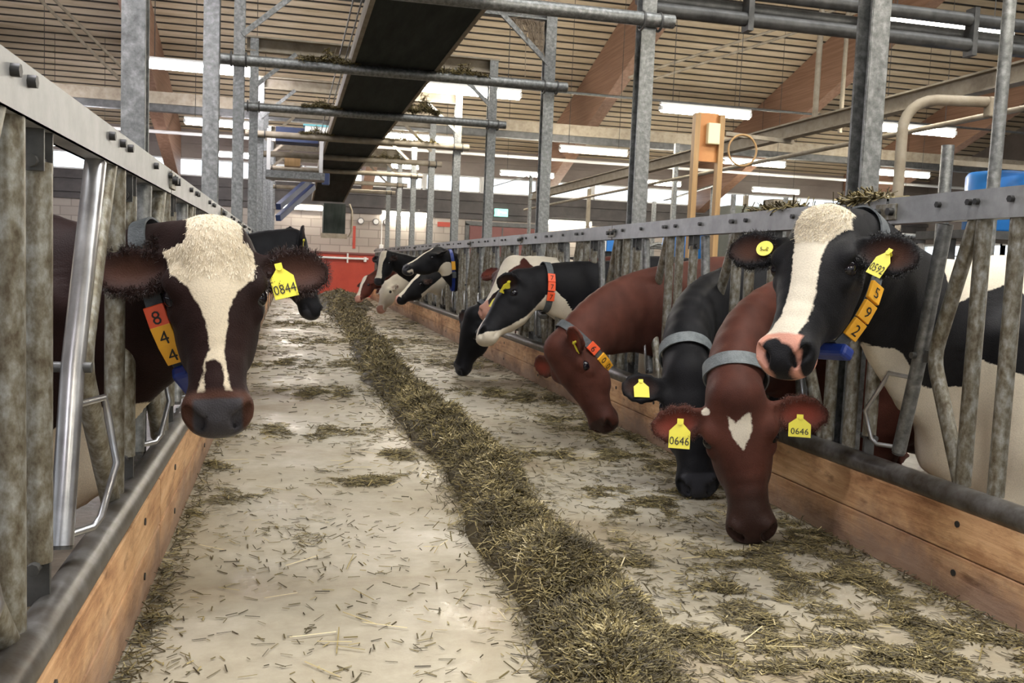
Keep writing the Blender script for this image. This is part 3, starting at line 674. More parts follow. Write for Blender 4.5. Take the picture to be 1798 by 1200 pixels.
# ------------------------------------------------------------------ cows: implicit surface meshed as ONE continuous skin
def unit(a):
    a = np.array(a, float); return a / np.linalg.norm(a)
class Seg:
    """Elliptical swept segment from p0 to p1 (half width w, half height h along up u)."""
    def __init__(s, p0, p1, u0, w0, h0, w1, h1, pw=2.0, k=.04, u1=None, sub=False):
        s.p0 = np.array(p0, float); s.p1 = np.array(p1, float)
        s.u0 = np.array(u0, float); s.u1 = np.array(u1 if u1 is not None else u0, float)
        s.w0, s.h0, s.w1, s.h1, s.pw, s.k, s.sub = w0, h0, w1, h1, pw, k, sub
        r = max(w0, h0, w1, h1) + .02
        s.lo = np.minimum(s.p0, s.p1) - r - k; s.hi = np.maximum(s.p0, s.p1) + r + k
    def d(s, P):
        D = s.p1 - s.p0; LL = float(D @ D) + 1e-9
        t = np.clip(((P - s.p0) @ D) / LL, 0, 1)
        dn = D / sqrt(LL)
        q = P - s.p0 - t[..., None] * D
        a = q @ dn; q = q - a[..., None] * dn
        uu = s.u0 - (s.u0 @ dn) * dn; uu /= np.linalg.norm(uu) + 1e-9
        sd = np.cross(dn, uu)
        x = q @ sd; y = q @ uu
        w = s.w0 + (s.w1 - s.w0) * t; h = s.h0 + (s.h1 - s.h0) * t; m = np.minimum(w, h)
        if s.pw == 2.0:
            r = np.sqrt((x / w) ** 2 + (y / h) ** 2 + (a / m) ** 2)
        else:
            p = s.pw
            r = (np.abs(x / w) ** p + np.abs(y / h) ** p + np.abs(a / m) ** p) ** (1 / p)
        return (r - 1) * m
class Chain:
    """run of segments joined without swelling at the joints"""
    def __init__(s, segs, k=.04):
        s.segs = segs; s.k = k; s.sub = False; n = len(segs)
        s.lo = np.min([g.lo for g in segs], 0) - k; s.hi = np.max([g.hi for g in segs], 0) + k
    def d(s, P):
        F = None
        for g in s.segs:
            q = g.d(P)
            if F is None: F = q
            else:
                h = np.maximum(.012 - np.abs(q - F), 0) / .012; F = np.minimum(F, q) - h * h * .003
        return F
class Ell:
    def __init__(s, c, R, r, k=.03, sub=False):
        s.c = np.array(c, float); s.R = np.array(R, float); s.r = np.array(r, float); s.k = k; s.sub = sub
        m = max(r) + .02 + k; s.lo = s.c - m; s.hi = s.c + m
    def d(s, P):
        q = (P - s.c) @ s.R      # columns of R are the axes
        k0 = np.sqrt(((q / s.r) ** 2).sum(-1)); k1 = np.sqrt(((q / s.r ** 2) ** 2).sum(-1)) + 1e-9
        return k0 * (k0 - 1) / k1
def combine(F, d, k, sub):
    if sub:
        h = np.maximum(k - np.abs(-d - F), 0) / k
        return np.maximum(F, -d) + h * h * k * .25
    h = np.maximum(k - np.abs(d - F), 0) / k
    return np.minimum(F, d) - h * h * k * .25
def sdf_at(prims, P):
    F = np.full(P.shape[:-1], .5)
    for p in prims: F = combine(F, p.d(P), p.k, p.sub)
    return F
def axis_grid(lo, hi, flo, fhi, fine, coarse):
    out = []; x = lo
    while x < hi:
        out.append(x)
        dist = max(flo - x, x - fhi, 0)
        x += min(coarse, fine + dist * .25)
    out.append(x); return np.array(out)
def surface(prims, flo, fhi, fine, coarse):
    lo = np.min([p.lo for p in prims if not p.sub], 0); hi = np.max([p.hi for p in prims if not p.sub], 0)
    ax = [axis_grid(lo[i], hi[i], flo[i], fhi[i], fine, coarse) for i in range(3)]
    F = np.full([len(a) for a in ax], .5, np.float32)
    for p in prims:
        sl = []
        for i in range(3):
            a = max(0, np.searchsorted(ax[i], p.lo[i]) - 2); b = min(len(ax[i]), np.searchsorted(ax[i], p.hi[i]) + 2)
            sl.append(slice(a, b))
        if any(s.stop <= s.start for s in sl): continue
        G = np.stack(np.meshgrid(ax[0][sl[0]], ax[1][sl[1]], ax[2][sl[2]], indexing='ij'), -1)
        F[tuple(sl)] = combine(F[tuple(sl)], p.d(G), p.k, p.sub)
    S_ = F < 0
    c = np.zeros([n - 1 for n in F.shape], np.int8)
    for dx in (0, 1):
        for dy in (0, 1):
            for dz in (0, 1):
                c += S_[dx:F.shape[0] - 1 + dx, dy:F.shape[1] - 1 + dy, dz:F.shape[2] - 1 + dz]
    act = np.argwhere((c > 0) & (c < 8))
    idx = -np.ones(c.shape, np.int64); idx[tuple(act.T)] = np.arange(len(act))
    acc = np.zeros((len(act), 3)); cnt = np.zeros(len(act))
    corners = [(0, 0, 0), (1, 0, 0), (0, 1, 0), (1, 1, 0), (0, 0, 1), (1, 0, 1), (0, 1, 1), (1, 1, 1)]
    val = {q: F[act[:, 0] + q[0], act[:, 1] + q[1], act[:, 2] + q[2]].astype(float) for q in corners}
    pos = lambda q: np.stack([ax[i][act[:, i] + q[i]] for i in range(3)], 1)
    for q in corners:
        for d in range(3):
            if q[d] == 0:
                e = list(q); e[d] = 1; e = tuple(e)
                va, vb = val[q], val[e]; m = (va < 0) != (vb < 0)
                t = np.where(m, va / (va - vb + 1e-12 * (va == vb)), 0)
                pt = pos(q) + t[:, None] * (pos(e) - pos(q))
                acc[m] += pt[m]; cnt[m] += 1
    V = acc / cnt[:, None]
    faces = []
    for d in range(3):
        a = [slice(None)] * 3; b = [slice(None)] * 3; a[d] = slice(0, -1); b[d] = slice(1, None)
        ch = np.argwhere(S_[tuple(a)] != S_[tuple(b)])
        o1, o2 = [(1, 2), (2, 0), (0, 1)][d]
        ok = (ch[:, o1] > 0) & (ch[:, o2] > 0) & (ch[:, o1] < c.shape[o1]) & (ch[:, o2] < c.shape[o2]); ch = ch[ok]
        ins = S_[tuple(ch.T)]
        def cell(s1, s2):
            q = ch.copy(); q[:, o1] -= s1; q[:, o2] -= s2; return idx[tuple(q.T)]
        Q = np.stack([cell(1, 1), cell(0, 1), cell(0, 0), cell(1, 0)], 1)
        Q[~ins] = Q[~ins][:, ::-1]
        faces.append(Q)
    Fc = np.concatenate(faces); Fc = Fc[(Fc >= 0).all(1)]
    E_ = np.concatenate([Fc[:, [0, 1]], Fc[:, [1, 2]], Fc[:, [2, 3]], Fc[:, [3, 0]]])
    for it in range(2):
        A = np.zeros_like(V); n = np.zeros(len(V))
        np.add.at(A, E_[:, 0], V[E_[:, 1]]); np.add.at(n, E_[:, 0], 1)
        np.add.at(A, E_[:, 1], V[E_[:, 0]]); np.add.at(n, E_[:, 1], 1)
        V = V * .5 + .5 * A / np.maximum(n, 1)[:, None]
    return V, Fc

def poly_sd(x, y, poly):
    """signed distance to polygon, positive inside"""
    poly = np.array(poly, float); d = np.full(x.shape, 1e9); ins = np.zeros(x.shape, bool)
    n = len(poly)
    for i in range(n):
        ax_, ay = poly[i]; bx, by = poly[(i + 1) % n]
        ex, ey = bx - ax_, by - ay
        t = np.clip(((x - ax_) * ex + (y - ay) * ey) / (ex * ex + ey * ey + 1e-12), 0, 1)
        d = np.minimum(d, np.hypot(x - ax_ - t * ex, y - ay - t * ey))
        c_ = ((ay > y) != (by > y)) & (x < (bx - ax_) * (y - ay) / (by - ay + 1e-12) + ax_)
        ins ^= c_
    return np.where(ins, d, -d)

def coat_mat(name, base, white=(.66, .60, .49), nose=(.03, .03, .035), ear=(.10, .03, .02), sheen=.03, rough=.55, mottle=.35):
    m, nt, b = new_mat(name)
    at = N(nt, 'ShaderNodeAttribute', attribute_name='coat')
    sp = N(nt, 'ShaderNodeSeparateColor'); L(nt, at.outputs['Color'], sp.inputs[0])
    c = coords(nt)
    n1 = N(nt, 'ShaderNodeTexNoise', Scale=55, Detail=5, Roughness=.7); L(nt, c, n1.inputs['Vector'])
    n2 = N(nt, 'ShaderNodeTexNoise', Scale=7, Detail=4); L(nt, c, n2.inputs['Vector'])
    n3 = N(nt, 'ShaderNodeTexNoise', Scale=260, Detail=3); L(nt, c, n3.inputs['Vector'])
    def jag(out, amp=.16, sharp=26):
        a = N(nt, 'ShaderNodeMath', operation='SUBTRACT'); L(nt, n1.outputs[0], a.inputs[0]); a.inputs[1].default_value = .5
        k = N(nt, 'ShaderNodeMath', operation='MULTIPLY_ADD'); L(nt, a.outputs[0], k.inputs[0]); k.inputs[1].default_value = amp; L(nt, out, k.inputs[2])
        s = N(nt, 'ShaderNodeMapRange'); L(nt, k.outputs[0], s.inputs[0])
        s.inputs[1].default_value = .5 - .5 / sharp; s.inputs[2].default_value = .5 + .5 / sharp; return s.outputs[0]
    dark = tuple(q * (1 - mottle) for q in base); lite = tuple(min(1, q * (1 + mottle)) for q in base)
    r1 = ramp(nt, n2.outputs[0], [(.3, dark), (.7, lite)])
    wr = ramp(nt, n2.outputs[0], [(.3, tuple(q * .86 for q in white)), (.62, white)])
    mx = N(nt, 'ShaderNodeMix', data_type='RGBA'); L(nt, jag(sp.outputs[0]), mx.inputs[0]); L(nt, r1.outputs[0], mx.inputs[6]); L(nt, wr.outputs[0], mx.inputs[7])
    # hair grain
    gr = N(nt, 'ShaderNodeMapRange'); L(nt, n3.outputs[0], gr.inputs[0]); gr.inputs[3].default_value = .78; gr.inputs[4].default_value = 1.22
    mg = N(nt, 'ShaderNodeMix', data_type='RGBA', blend_type='MULTIPLY'); mg.inputs[0].default_value = 1.0
    L(nt, mx.outputs[2], mg.inputs[6]); L(nt, gr.outputs[0], mg.inputs[7])
    me_ = N(nt, 'ShaderNodeMix', data_type='RGBA'); L(nt, jag(sp.outputs[2], .1, 3), me_.inputs[0]); L(nt, mg.outputs[2], me_.inputs[6]); me_.inputs[7].default_value = (*ear, 1)
    mn = N(nt, 'ShaderNodeMix', data_type='RGBA'); nj = jag(sp.outputs[1], .1, 9); L(nt, nj, mn.inputs[0]); L(nt, me_.outputs[2], mn.inputs[6]); mn.inputs[7].default_value = (*nose, 1)
    L(nt, mn.outputs[2], b.inputs['Base Color'])
    rr = N(nt, 'ShaderNodeMapRange'); L(nt, nj, rr.inputs[0]); rr.inputs[3].default_value = rough; rr.inputs[4].default_value = .28; L(nt, rr.outputs[0], b.inputs['Roughness'])
    b.inputs['Sheen Weight'].default_value = sheen; b.inputs['Sheen Roughness'].default_value = .5
    b.inputs['Specular IOR Level'].default_value = .10
    bp = N(nt, 'ShaderNodeBump', Strength=.35, Distance=.004); L(nt, n3.outputs[0], bp.inputs['Height']); L(nt, bp.outputs[0], b.inputs['Normal'])
    return m

# head stations: a (along, poll->nose), top, bottom, half width
HEAD = [(-.015, .000, -.20, .095), (.05, .040, -.255, .145), (.12, .050, -.30, .165), (.20, .045, -.325, .172), (.29, .033, -.322, .146),
        (.38, .018, -.290, .120), (.47, .004, -.238, .103), (.55, -.004, -.205, .099), (.61, -.010, -.195, .112), (.665, -.025, -.185, .114)]

class Cow:
    def __init__(s, name, side, y, poll, nose, facen, mat, label, earL=None, earR=None, shoulder=None, hs=1.0,
                 fine=.011, coarse=.06, bodydir=None, neckin=None, z0=-.35, ear_len=.235, jaw=None):
        s.sg = 1.0 if side == 'L' else -1.0        # +1: cow faces +X
        s.prims = []; s.y = y
        s.O = np.array(poll, float)
        A = unit(np.array(nose, float) - s.O); Vn = np.array(facen, float); Vn = unit(Vn - (Vn @ A) * A)
        s.A, s.V = A, Vn; s.Lt = np.cross(A, Vn)      # lateral: viewer's right when looking at the face
        s.hs = hs; s.fine = fine; s.coarse = coarse; s.mat = mat; s.label = label
        fenceX = -.52 if side == 'L' else 2.55
        F = np.array([s.sg, 0, 0]) if bodydir is None else unit(bodydir)
        s.F = F; U = np.array([0, 0, 1.0]); s.U = U; Sd = np.cross(F, U)
        s.Sd = Sd
        base = np.array([fenceX - s.sg * .30, y, 0.0]) if shoulder is None else np.array(shoulder, float)
        s.base = base; s.z0 = z0
        b = lambda f, l, z: base + F * f + Sd * l + U * (z0 + z)
        s.b = b
        P = s.prims
        # trunk
        st = [(-.05, 1.18, .20, .36), (-.30, 1.14, .31, .50), (-.75, 1.09, .37, .54), (-1.25, 1.07, .42, .57), (-1.70, 1.12, .38, .50), (-2.05, 1.22, .30, .38), (-2.22, 1.28, .18, .24)]
        tr = []
        for i in range(len(st) - 1):
            f0, z_0, w0, h0 = st[i]; f1, z_1, w1, h1 = st[i + 1]
            tr.append(Seg(b(f0, 0, z_0), b(f1, 0, z_1), U, w0, h0, w1, h1, 2.2, .08))
        P.append(Chain(tr, .08))
        P.append(Seg(b(-.25, 0, 1.55), b(-1.2, 0, 1.55), U, .10, .12, .12, .10, 2, .12))      # withers / back ridge
        for sd in (-1, 1):
            P.append(Seg(b(-.12, sd * .22, 1.35), b(-.22, sd * .24, .80), F, .10, .17, .09, .15, 2, .10))   # shoulder
            P.append(Seg(b(-.18, sd * .20, .85), b(-.14, sd * .19, .50), F, .085, .11, .06, .075, 2, .07))
            P.append(Seg(b(-.14, sd * .19, .50), b(-.15, sd * .19, .12), F, .06, .065, .042, .05, 2, .03))
            P.append(Seg(b(-.15, sd * .19, .12), b(-.10, sd * .19, .04), F, .055, .07, .07, .04, 2, .03))
            P.append(Seg(b(-2.0, sd * .22, 1.35), b(-1.88, sd * .25, .85), F, .16, .26, .12, .17, 2, .10))   # thigh
            P.append(Seg(b(-1.88, sd * .25, .85), b(-2.12, sd * .24, .55), F, .085, .11, .055, .075, 2, .05))
            P.append(Seg(b(-2.12, sd * .24, .55), b(-2.06, sd * .24, .12), F, .05, .065, .042, .05, 2, .03))
            P.append(Seg(b(-2.06, sd * .24, .12), b(-2.0, sd * .24, .04), F, .055, .07, .07, .04, 2, .03))
            P.append(Ell(b(-1.98, sd * .30, 1.56), np.eye(3), (.09, .09, .09), .08))
        P.append(Ell(b(-1.70, 0, .66), np.eye(3), (.28, .28, .17), .07))    # udder
        P.append(Seg(b(-2.36, 0, 1.50), b(-2.42, 0, .75), F, .03, .03, .022, .022, 2, .03))  # tail
        P.append(Seg(b(-2.42, 0, .75), b(-2.40, 0, .50), F, .03, .03, .05, .05, 2, .03))
        # neck: Bezier from shoulder to the back of the skull
        h = lambda a, l, v: s.O + hs * (a * A + l * s.Lt + v * Vn)
        s.h = h
        n0 = b(-.10, 0, 1.32); n3 = h(.06, 0, -.12)
        dist = np.linalg.norm(n3 - n0)
        n1 = n0 + F * dist * .42 + (U * 0)
        ni = unit(-A * .75 - Vn * .65) if neckin is None else unit(neckin)     # direction leaving the skull backwards
        n2 = n3 + ni * dist * .36
        bz = lambda t: (1 - t) ** 3 * n0 + 3 * (1 - t) ** 2 * t * n1 + 3 * (1 - t) * t * t * n2 + t ** 3 * n3
        s.neck = bz
        K = 14; nkc = []
        for i in range(K):
            t0, t1 = i / K, (i + 1) / K
            def wh(t): return (.20 + (.118 - .20) * t ** .8) , (.37 + (.165 - .37) * t ** .75)
            u0 = unit(U * (1 - t0) + (Vn * .8 - A * .5) * t0); u1 = unit(U * (1 - t1) + (Vn * .8 - A * .5) * t1)
            (w0, h0), (w1, h1) = wh(t0), wh(t1)
            nkc.append(Seg(bz(t0), bz(t1), (u0 + u1) / 2, w0, h0, w1, h1, 2, .02))
        P.append(Chain(nkc, .07))
        # brisket / dewlap
        dw = []; dp = []
        for t, o_, ww, hh in ((.05, .34, .10, .20), (.28, .27, .07, .17), (.52, .19, .05, .13), (.75, .12, .04, .10)):
            u_ = unit(U * (1 - t) + (Vn * .8 - A * .5) * t); dp.append((bz(t) - u_ * o_, u_, ww, hh))
        for i in range(3): dw.append(Seg(dp[i][0], dp[i + 1][0], dp[i][1], dp[i][2], dp[i][3], dp[i + 1][2], dp[i + 1][3], 2, .02))
        P.append(Chain(dw, .08))
        tt = np.linspace(0, 1, 40); nb_ = np.array([bz(t) for t in tt]); s.nk_f = (nb_ - base) @ F; s.nk_z = nb_[:, 2] - z0
        P.append(Seg(b(.05, 0, .80), b(-.15, 0, .66), U, .09, .14, .12, .14, 2, .12))
        # head
        hc = []
        for i in range(len(HEAD) - 1):
            a0, t0, b0, w0 = HEAD[i]; a1, t1, b1, w1 = HEAD[i + 1]
            hc.append(Seg(h(a0, 0, (t0 + b0) / 2), h(a1, 0, (t1 + b1) / 2), Vn, w0 * hs, (t0 - b0) / 2 * hs, w1 * hs, (t1 - b1) / 2 * hs, 2.25, .018))
        P.append(Chain(hc, .05))
        Rh = np.stack([A, s.Lt, Vn], 1)
        s.Rh = Rh
        P.append(Ell(h(.0, 0, -.02), Rh, np.array((.085, .10, .07)) * hs, .06))                       # poll
        P.append(Ell(h(.635, 0, -.165), Rh, np.array((.065, .085, .045)) * hs, .03))                   # chin / lower lip
        for sd in (-1, 1):
            P.append(Ell(h(.33, sd * .085, -.19), Rh, np.array((.12, .050, .09)) * hs, .05))            # cheek
            P.append(Ell(h(.172, sd * .140, -.022), Rh, np.array((.062, .048, .040)) * hs, .025))       # brow
            P.append(Ell(h(.255, sd * .142, -.085), Rh, np.array((.050, .032, .034)) * hs, .025))       # lower lid
            P.append(Ell(h(.214, sd * .186, -.050), Rh, np.array((.036, .034, .024)) * hs, .010, sub=True))  # eye opening
            P.append(Ell(h(.650, sd * .084, -.058), Rh, np.array((.048, .040, .048)) * hs, .03))       # nostril wing
            P.append(Seg(h(.700, sd * .064, -.052), h(.668, sd * .104, -.035), A, .020 * hs, .030 * hs, .022 * hs, .032 * hs, 2, .010, sub=True))
            P.append(Seg(h(.700, sd * .064, -.052), h(.712, sd * .050, -.090), A, .015 * hs, .022 * hs, .008 * hs, .01 * hs, 2, .012, sub=True))
            P.append(Seg(h(.50, sd * .125, -.165), h(.66, sd * .10, -.142), Vn, .02 * hs, .004 * hs, .02 * hs, .004 * hs, 2, .012, sub=True))  # mouth line
        # ears
        s.ears = {}
        for sd, spec in ((-1, earL), (1, earR)):
            dl, fl = spec if spec is not None else ((.0, 1.0, -.15), (.55, 0, .85))   # direction (a, lateral-out, v), open side normal
            d_ = unit(Rh @ np.array([dl[0], sd * dl[1], dl[2]])); fn = Rh @ np.array([fl[0], sd * fl[1], fl[2]]); fn = unit(fn - (fn @ d_) * d_)
            wv = np.cross(d_, fn)
            r0 = h(.095, sd * .132, -.060); EL = ear_len * hs
            cs = [(0, .040, .038), (.18, .056, .034), (.38, .082, .030), (.60, .092, .027), (.80, .076, .024), (.95, .046, .020)]; ec = []
            for i in range(len(cs) - 1):
                ec.append(Seg(r0 + d_ * EL * cs[i][0], r0 + d_ * EL * cs[i + 1][0], fn, cs[i][1] * hs, cs[i][2] * hs, cs[i + 1][1] * hs, cs[i + 1][2] * hs, 2.6, .02))
            P.append(Chain(ec, .03))
            cc = r0 + d_ * EL * .58 + fn * .030 * hs
            P.append(Ell(cc, np.stack([d_, wv, fn], 1), np.array((.44 * EL / hs, .066, .034)) * hs, .020, sub=True))
            s.ears[sd] = (r0, d_, wv, fn, EL)
    def finish(s, coatfn, eye_mat, hide_body_fine=None):
        pts = [s.h(a, l, v) for a in (-.1, .75) for l in (-.2, .2) for v in (-.34, .1)]
        for sd in s.ears:
            r0, d_, wv, fn, EL = s.ears[sd]; pts += [r0 + d_ * EL * 1.1 + wv * .08, r0 + d_ * EL * 1.1 - wv * .08]
        flo = np.min(pts, 0); fhi = np.max(pts, 0)
        V, Fc = surface(s.prims, flo, fhi, s.fine, s.coarse)
        root = empty('cow', (s.base[0], s.base[1], s.z0)); s.root = root
        tag(root, s.label, 'cow', 'dairy cows at the feed fences')
        mb = MB(); mb.v = V.tolist(); mb.f = [tuple(q) for q in Fc.tolist()]; mb.m = [0] * len(mb.f); mb.s = [True] * len(mb.f)
        o = mb.build('body', s.mat, root)
        q = (V - s.O) @ s.Rh / s.hs      # a, l, v
        rel = V - s.base; B = np.stack([rel @ s.F, rel @ s.Sd, rel[:, 2] - s.z0], 1)
        w, n, e = coatfn(q, B)
        # dark inner ear
        e2 = np.full(len(V), -1.0)
        for sd in s.ears:
            r0, d_, wv, fn, EL = s.ears[sd]; p = V - r0
            x = (p @ d_) / EL; y = (p @ wv); z = p @ fn
            e2 = np.maximum(e2, np.where(z > -.010, .055 - np.hypot((x - .60) * EL * .75, y * 1.2), -1) )
        e = np.maximum(e, e2)
        C = np.zeros((len(V), 4), np.float32)
        for i, d in enumerate((w, n, e)): C[:, i] = np.clip(.5 + d * 6.0, 0, 1)
        C[:, 3] = 1
        ca = o.data.attributes.new('coat', 'FLOAT_COLOR', 'POINT'); ca.data.foreach_set('color', C.ravel())
        s.V, s.q, s.w = V, q, w
        # eyes
        for sd in (-1, 1):
            eb = MB(); c = s.h(.214, sd * .151, -.056); r = .036 * s.hs
            nu, nv = 16, 10; vv = []; 
            for i in range(nv + 1):
                th = pi * i / nv
                for j in range(nu):
                    ph = 2 * pi * j / nu
                    vv.append(c + s.Rh @ np.array([r * 1.15 * sin(th) * cos(ph), sd * r * cos(th), r * sin(th) * sin(ph)]))
            ff = [(i * nu + j, i * nu + (j + 1) % nu, (i + 1) * nu + (j + 1) % nu, (i + 1) * nu + j) for i in range(nv) for j in range(nu)]
            if sd < 0: ff = [f[::-1] for f in ff]
            eb.add(vv, ff, 0, True); eb.build('eye', eye_mat, root)
        return root
    def ear_tag(s, sd, mats, at=.5, text=None, size=(.075, .085), spin=0.0, round_=False, off=.0, side=1, wy=0.0):
        r0, d_, wv, fn, EL = s.ears[sd]
        c = r0 + d_ * EL * at + fn * side * (.012 + off) * s.hs + wv * wy
        down = -s.U; down = unit(down - (down @ (fn * side)) * fn * side)
        nrm = fn * side
        ca, sa = cos(spin), sin(spin); rt = np.cross(down, nrm) * -1
        rt = np.cross(nrm, down)            # text right
        rt = -rt if (rt @ rt) == 0 else rt
        y_ = unit(-(down * ca + np.cross(nrm, down) * sa)); x_ = np.cross(y_, nrm)
        mb = MB(); sx, sy = size[0] / 2, size[1]; t = .003
        if round_:
            ol = [(sx * cos(q), sx * sin(q)) for q in np.linspace(0, 2 * pi, 20, endpoint=False)]
        else:
            ol = [(-sx, -sy), (sx, -sy), (sx, -sy * .32), (sx * .3, -sy * .02), (sx * .3, sy * .18), (-sx * .3, sy * .18), (-sx * .3, -sy * .02), (-sx, -sy * .32)]
        n = len(ol)
        vv = [c + x_ * a + y_ * b_ + nrm * (t * k) for k in (0, 1) for a, b_ in ol]
        mb.add(vv, [tuple(range(n))[::-1], tuple(range(n, 2 * n))] + [(i, (i + 1) % n, n + (i + 1) % n, n + i) for i in range(n)])
        if text:
            add_text(mb, text, c + nrm * (t + .001) + y_ * (-sy * .86 if not round_ else -.012), x_, y_, nrm, size[1] * .46 if not round_ else .024, 1, width=size[0] * .92)
        mb.tube([c + nrm * -.02, c + nrm * .008], .009, 8)
        return mb.build('ear_tag', mats, s.root)
    def collar(s, c, nrm, mats, w=.05, up=None, slack=.008, hang=0, tags=(), tagmats=None, box=None, rad=.5, light_part=None):
        """band cut around the neck at centre c in the plane with normal nrm"""
        nrm = unit(nrm); up = s.U if up is None else np.array(up, float)
        x_ = unit(np.cross(up, nrm)); y_ = np.cross(nrm, x_); K = 48
        rr = np.linspace(.02, rad, 120); ring = []
        for i in range(K):
            a = 2 * pi * i / K; d = cos(a) * x_ + sin(a) * y_
            v = sdf_at(s.prims, c + rr[:, None] * d); j = np.argmax(v > 0) if (v > 0).any() else 60
            ring.append(rr[j])
        ring = np.array(ring)
        for it in range(3): ring = np.maximum(ring, (np.roll(ring, 1) + np.roll(ring, -1)) / 2)
        ring = ring + slack + hang * np.maximum(0, -np.sin(2 * pi * np.arange(K) / K)) ** 1.5
        pt = lambda a, off=0, z=0: c + (np.interp((a % (2 * pi)) * K / (2 * pi), np.arange(K + 1), np.append(ring, ring[0])) + off) * (cos(a) * x_ + sin(a) * y_) + nrm * z
        mb = MB(); n = 96; vv = []
        for i in range(n):
            a = 2 * pi * i / n
            vv += [pt(a, 0, -w / 2), pt(a, .008, -w / 2), pt(a, .008, w / 2), pt(a, 0, w / 2)]
        ff = []; mi = []
        for i in range(n):
            j = (i + 1) % n
            for k in range(4): ff.append((4 * i + k, 4 * i + (k + 1) % 4, 4 * j + (k + 1) % 4, 4 * j + k))
        mb.add([v for v in vv], ff, 0, False)
        co = mb.build('collar', mats, s.root)
        for (ang, txt, mt, rot) in tags:
            a = math.radians(ang); p = pt(a, .008); tg = unit(pt(a + .05) - pt(a - .05)); out = unit(np.cross(tg, nrm)); 
            if out @ (p - c) < 0: out = -out
            tb = MB(); tw = w * 1.18; th = .074
            Rm = np.stack([tg, nrm, out], 1)
            tb.box(p + out * .008, (th, tw, .016), R=Rm, bev=.003)
            if txt:
                yy = unit(-tg if tg[2] < 0 else tg) if rot == 0 else (nrm if rot == 1 else -nrm)
                if rot == 0: yy = tg if tg[2] > 0 else -tg
                xx = np.cross(yy, out)
                add_text(tb, txt, p + out * .0175 - yy * .024, xx, yy, out, .062, 1, width=.04)
            tb.build('number_tag', [mt, s.ink], co)
        if box:
            a = math.radians(box[0]); p = pt(a, .01); tg = unit(pt(a + .05) - pt(a - .05)); out = unit(np.cross(tg, nrm))
            if out @ (p - c) < 0: out = -out
            tb = MB(); tb.box(p + out * .025, (box[2], .062, .05), R=np.stack([tg, nrm, out], 1), bev=.014)
            tb.build('transponder', box[1], co)
        return co

def hair(c, mask, n, ln, mat, name='hair', lean=.6, wid=.0011, seed=1, curl=.35):
    r = np.random.default_rng(seed); I = np.where(mask)[0]; I = r.choice(I, n)
    P = c.V[I] + r.normal(0, c.fine * .5, (n, 3)); e = .006
    g = np.stack([sdf_at(c.prims, P + e * np.eye(3)[k]) - sdf_at(c.prims, P - e * np.eye(3)[k]) for k in range(3)], 1); g /= np.linalg.norm(g, axis=1)[:, None] + 1e-9
    P = P - g * sdf_at(c.prims, P)[:, None]
    d = g * (1 - lean * .7) + c.A * lean + r.normal(0, curl, (n, 3)); d /= np.linalg.norm(d, axis=1)[:, None]
    L_ = r.uniform(.5, 1, n) * ln
    straws(name, P + d * (L_ * .42)[:, None], L_, d, np.full(n, wid), r.random(n), mat, parent=c.root)
_txt_cache = {}
def text_mesh(txt):
    if txt in _txt_cache: return _txt_cache[txt]
    cu = bpy.data.curves.new('t', 'FONT'); cu.body = txt; cu.align_x = 'CENTER'; cu.resolution_u = 2
    o = bpy.data.objects.new('t', cu); col.objects.link(o)
    dg = bpy.context.evaluated_depsgraph_get(); dg.update()
    me = o.evaluated_get(dg).to_mesh()
    V = np.array([tuple(v.co) for v in me.vertices]); F = [tuple(p.vertices) for p in me.polygons]
    o.evaluated_get(dg).to_mesh_clear()
    bpy.data.objects.remove(o); bpy.data.curves.remove(cu)
    _txt_cache[txt] = (V, F); return V, F
def add_text(mb, txt, p, x_, y_, n_, size, mi, width=None):
    V, F = text_mesh(txt)
    if not len(V): return
    sx = size
    w = V[:, 0].max() - V[:, 0].min()
    if width: sx = min(size, width / w)
    P = p + V[:, :1] * sx * x_ + V[:, 1:2] * size * y_
    # thin raised characters with a rim
    P2 = P + np.array(n_) * .001
    mb.add(P2, F, mi)
# ------------------------------------------------------------------ the cows
BLACK = (.0085, .0085, .010); DARKBROWN = (.016, .007, .006); RED = (.074, .026, .018)
eye_m = plain('eye_gloss', (.006, .005, .008), .05)
coat_black = coat_mat('coat_black', BLACK, ear=(.035, .016, .012))
coat_black_pink = coat_mat('coat_black_pink', BLACK, nose=(.55, .27, .20), ear=(.05, .02, .012))
coat_darkbrown = coat_mat('coat_dark_brown', DARKBROWN, nose=(.045, .042, .046), ear=(.060, .026, .017), white=(.66, .57, .42))
coat_red = coat_mat('coat_red_brown', RED, nose=(.035, .018, .014), ear=(.17, .035, .022), mottle=.35)
coat_redwhite = coat_mat('coat_brown_white', (.06, .017, .012), nose=(.45, .24, .18), ear=(.12, .03, .02))
tag_y = plain('yellow_tag_plastic', (.80, .72, .06), .4)
tag_o = plain('orange_tag_plastic', (.85, .28, .02), .4)
tag_y2 = plain('amber_tag_plastic', (.85, .42, .03), .4)
tag_r = plain('red_orange_tag_plastic', (.80, .10, .03), .4)
ink = plain('black_ink', (.01, .01, .01), .6)
Cow.ink = ink
strap_g = noisy('grey_webbing', [(.3, (.055, .065, .07)), (.7, (.10, .11, .12))], 40, .7, bump=.4)
strap_l = noisy('pale_grey_webbing', [(.3, (.15, .17, .18)), (.7, (.24, .27, .28))], 40, .7, bump=.4)
blue_p = plain('blue_plastic', (.012, .035, .22), .35)

def no(q): return np.full(len(q), -1.0)
def front(q, v=-.10): return (q[:, 2] - v)


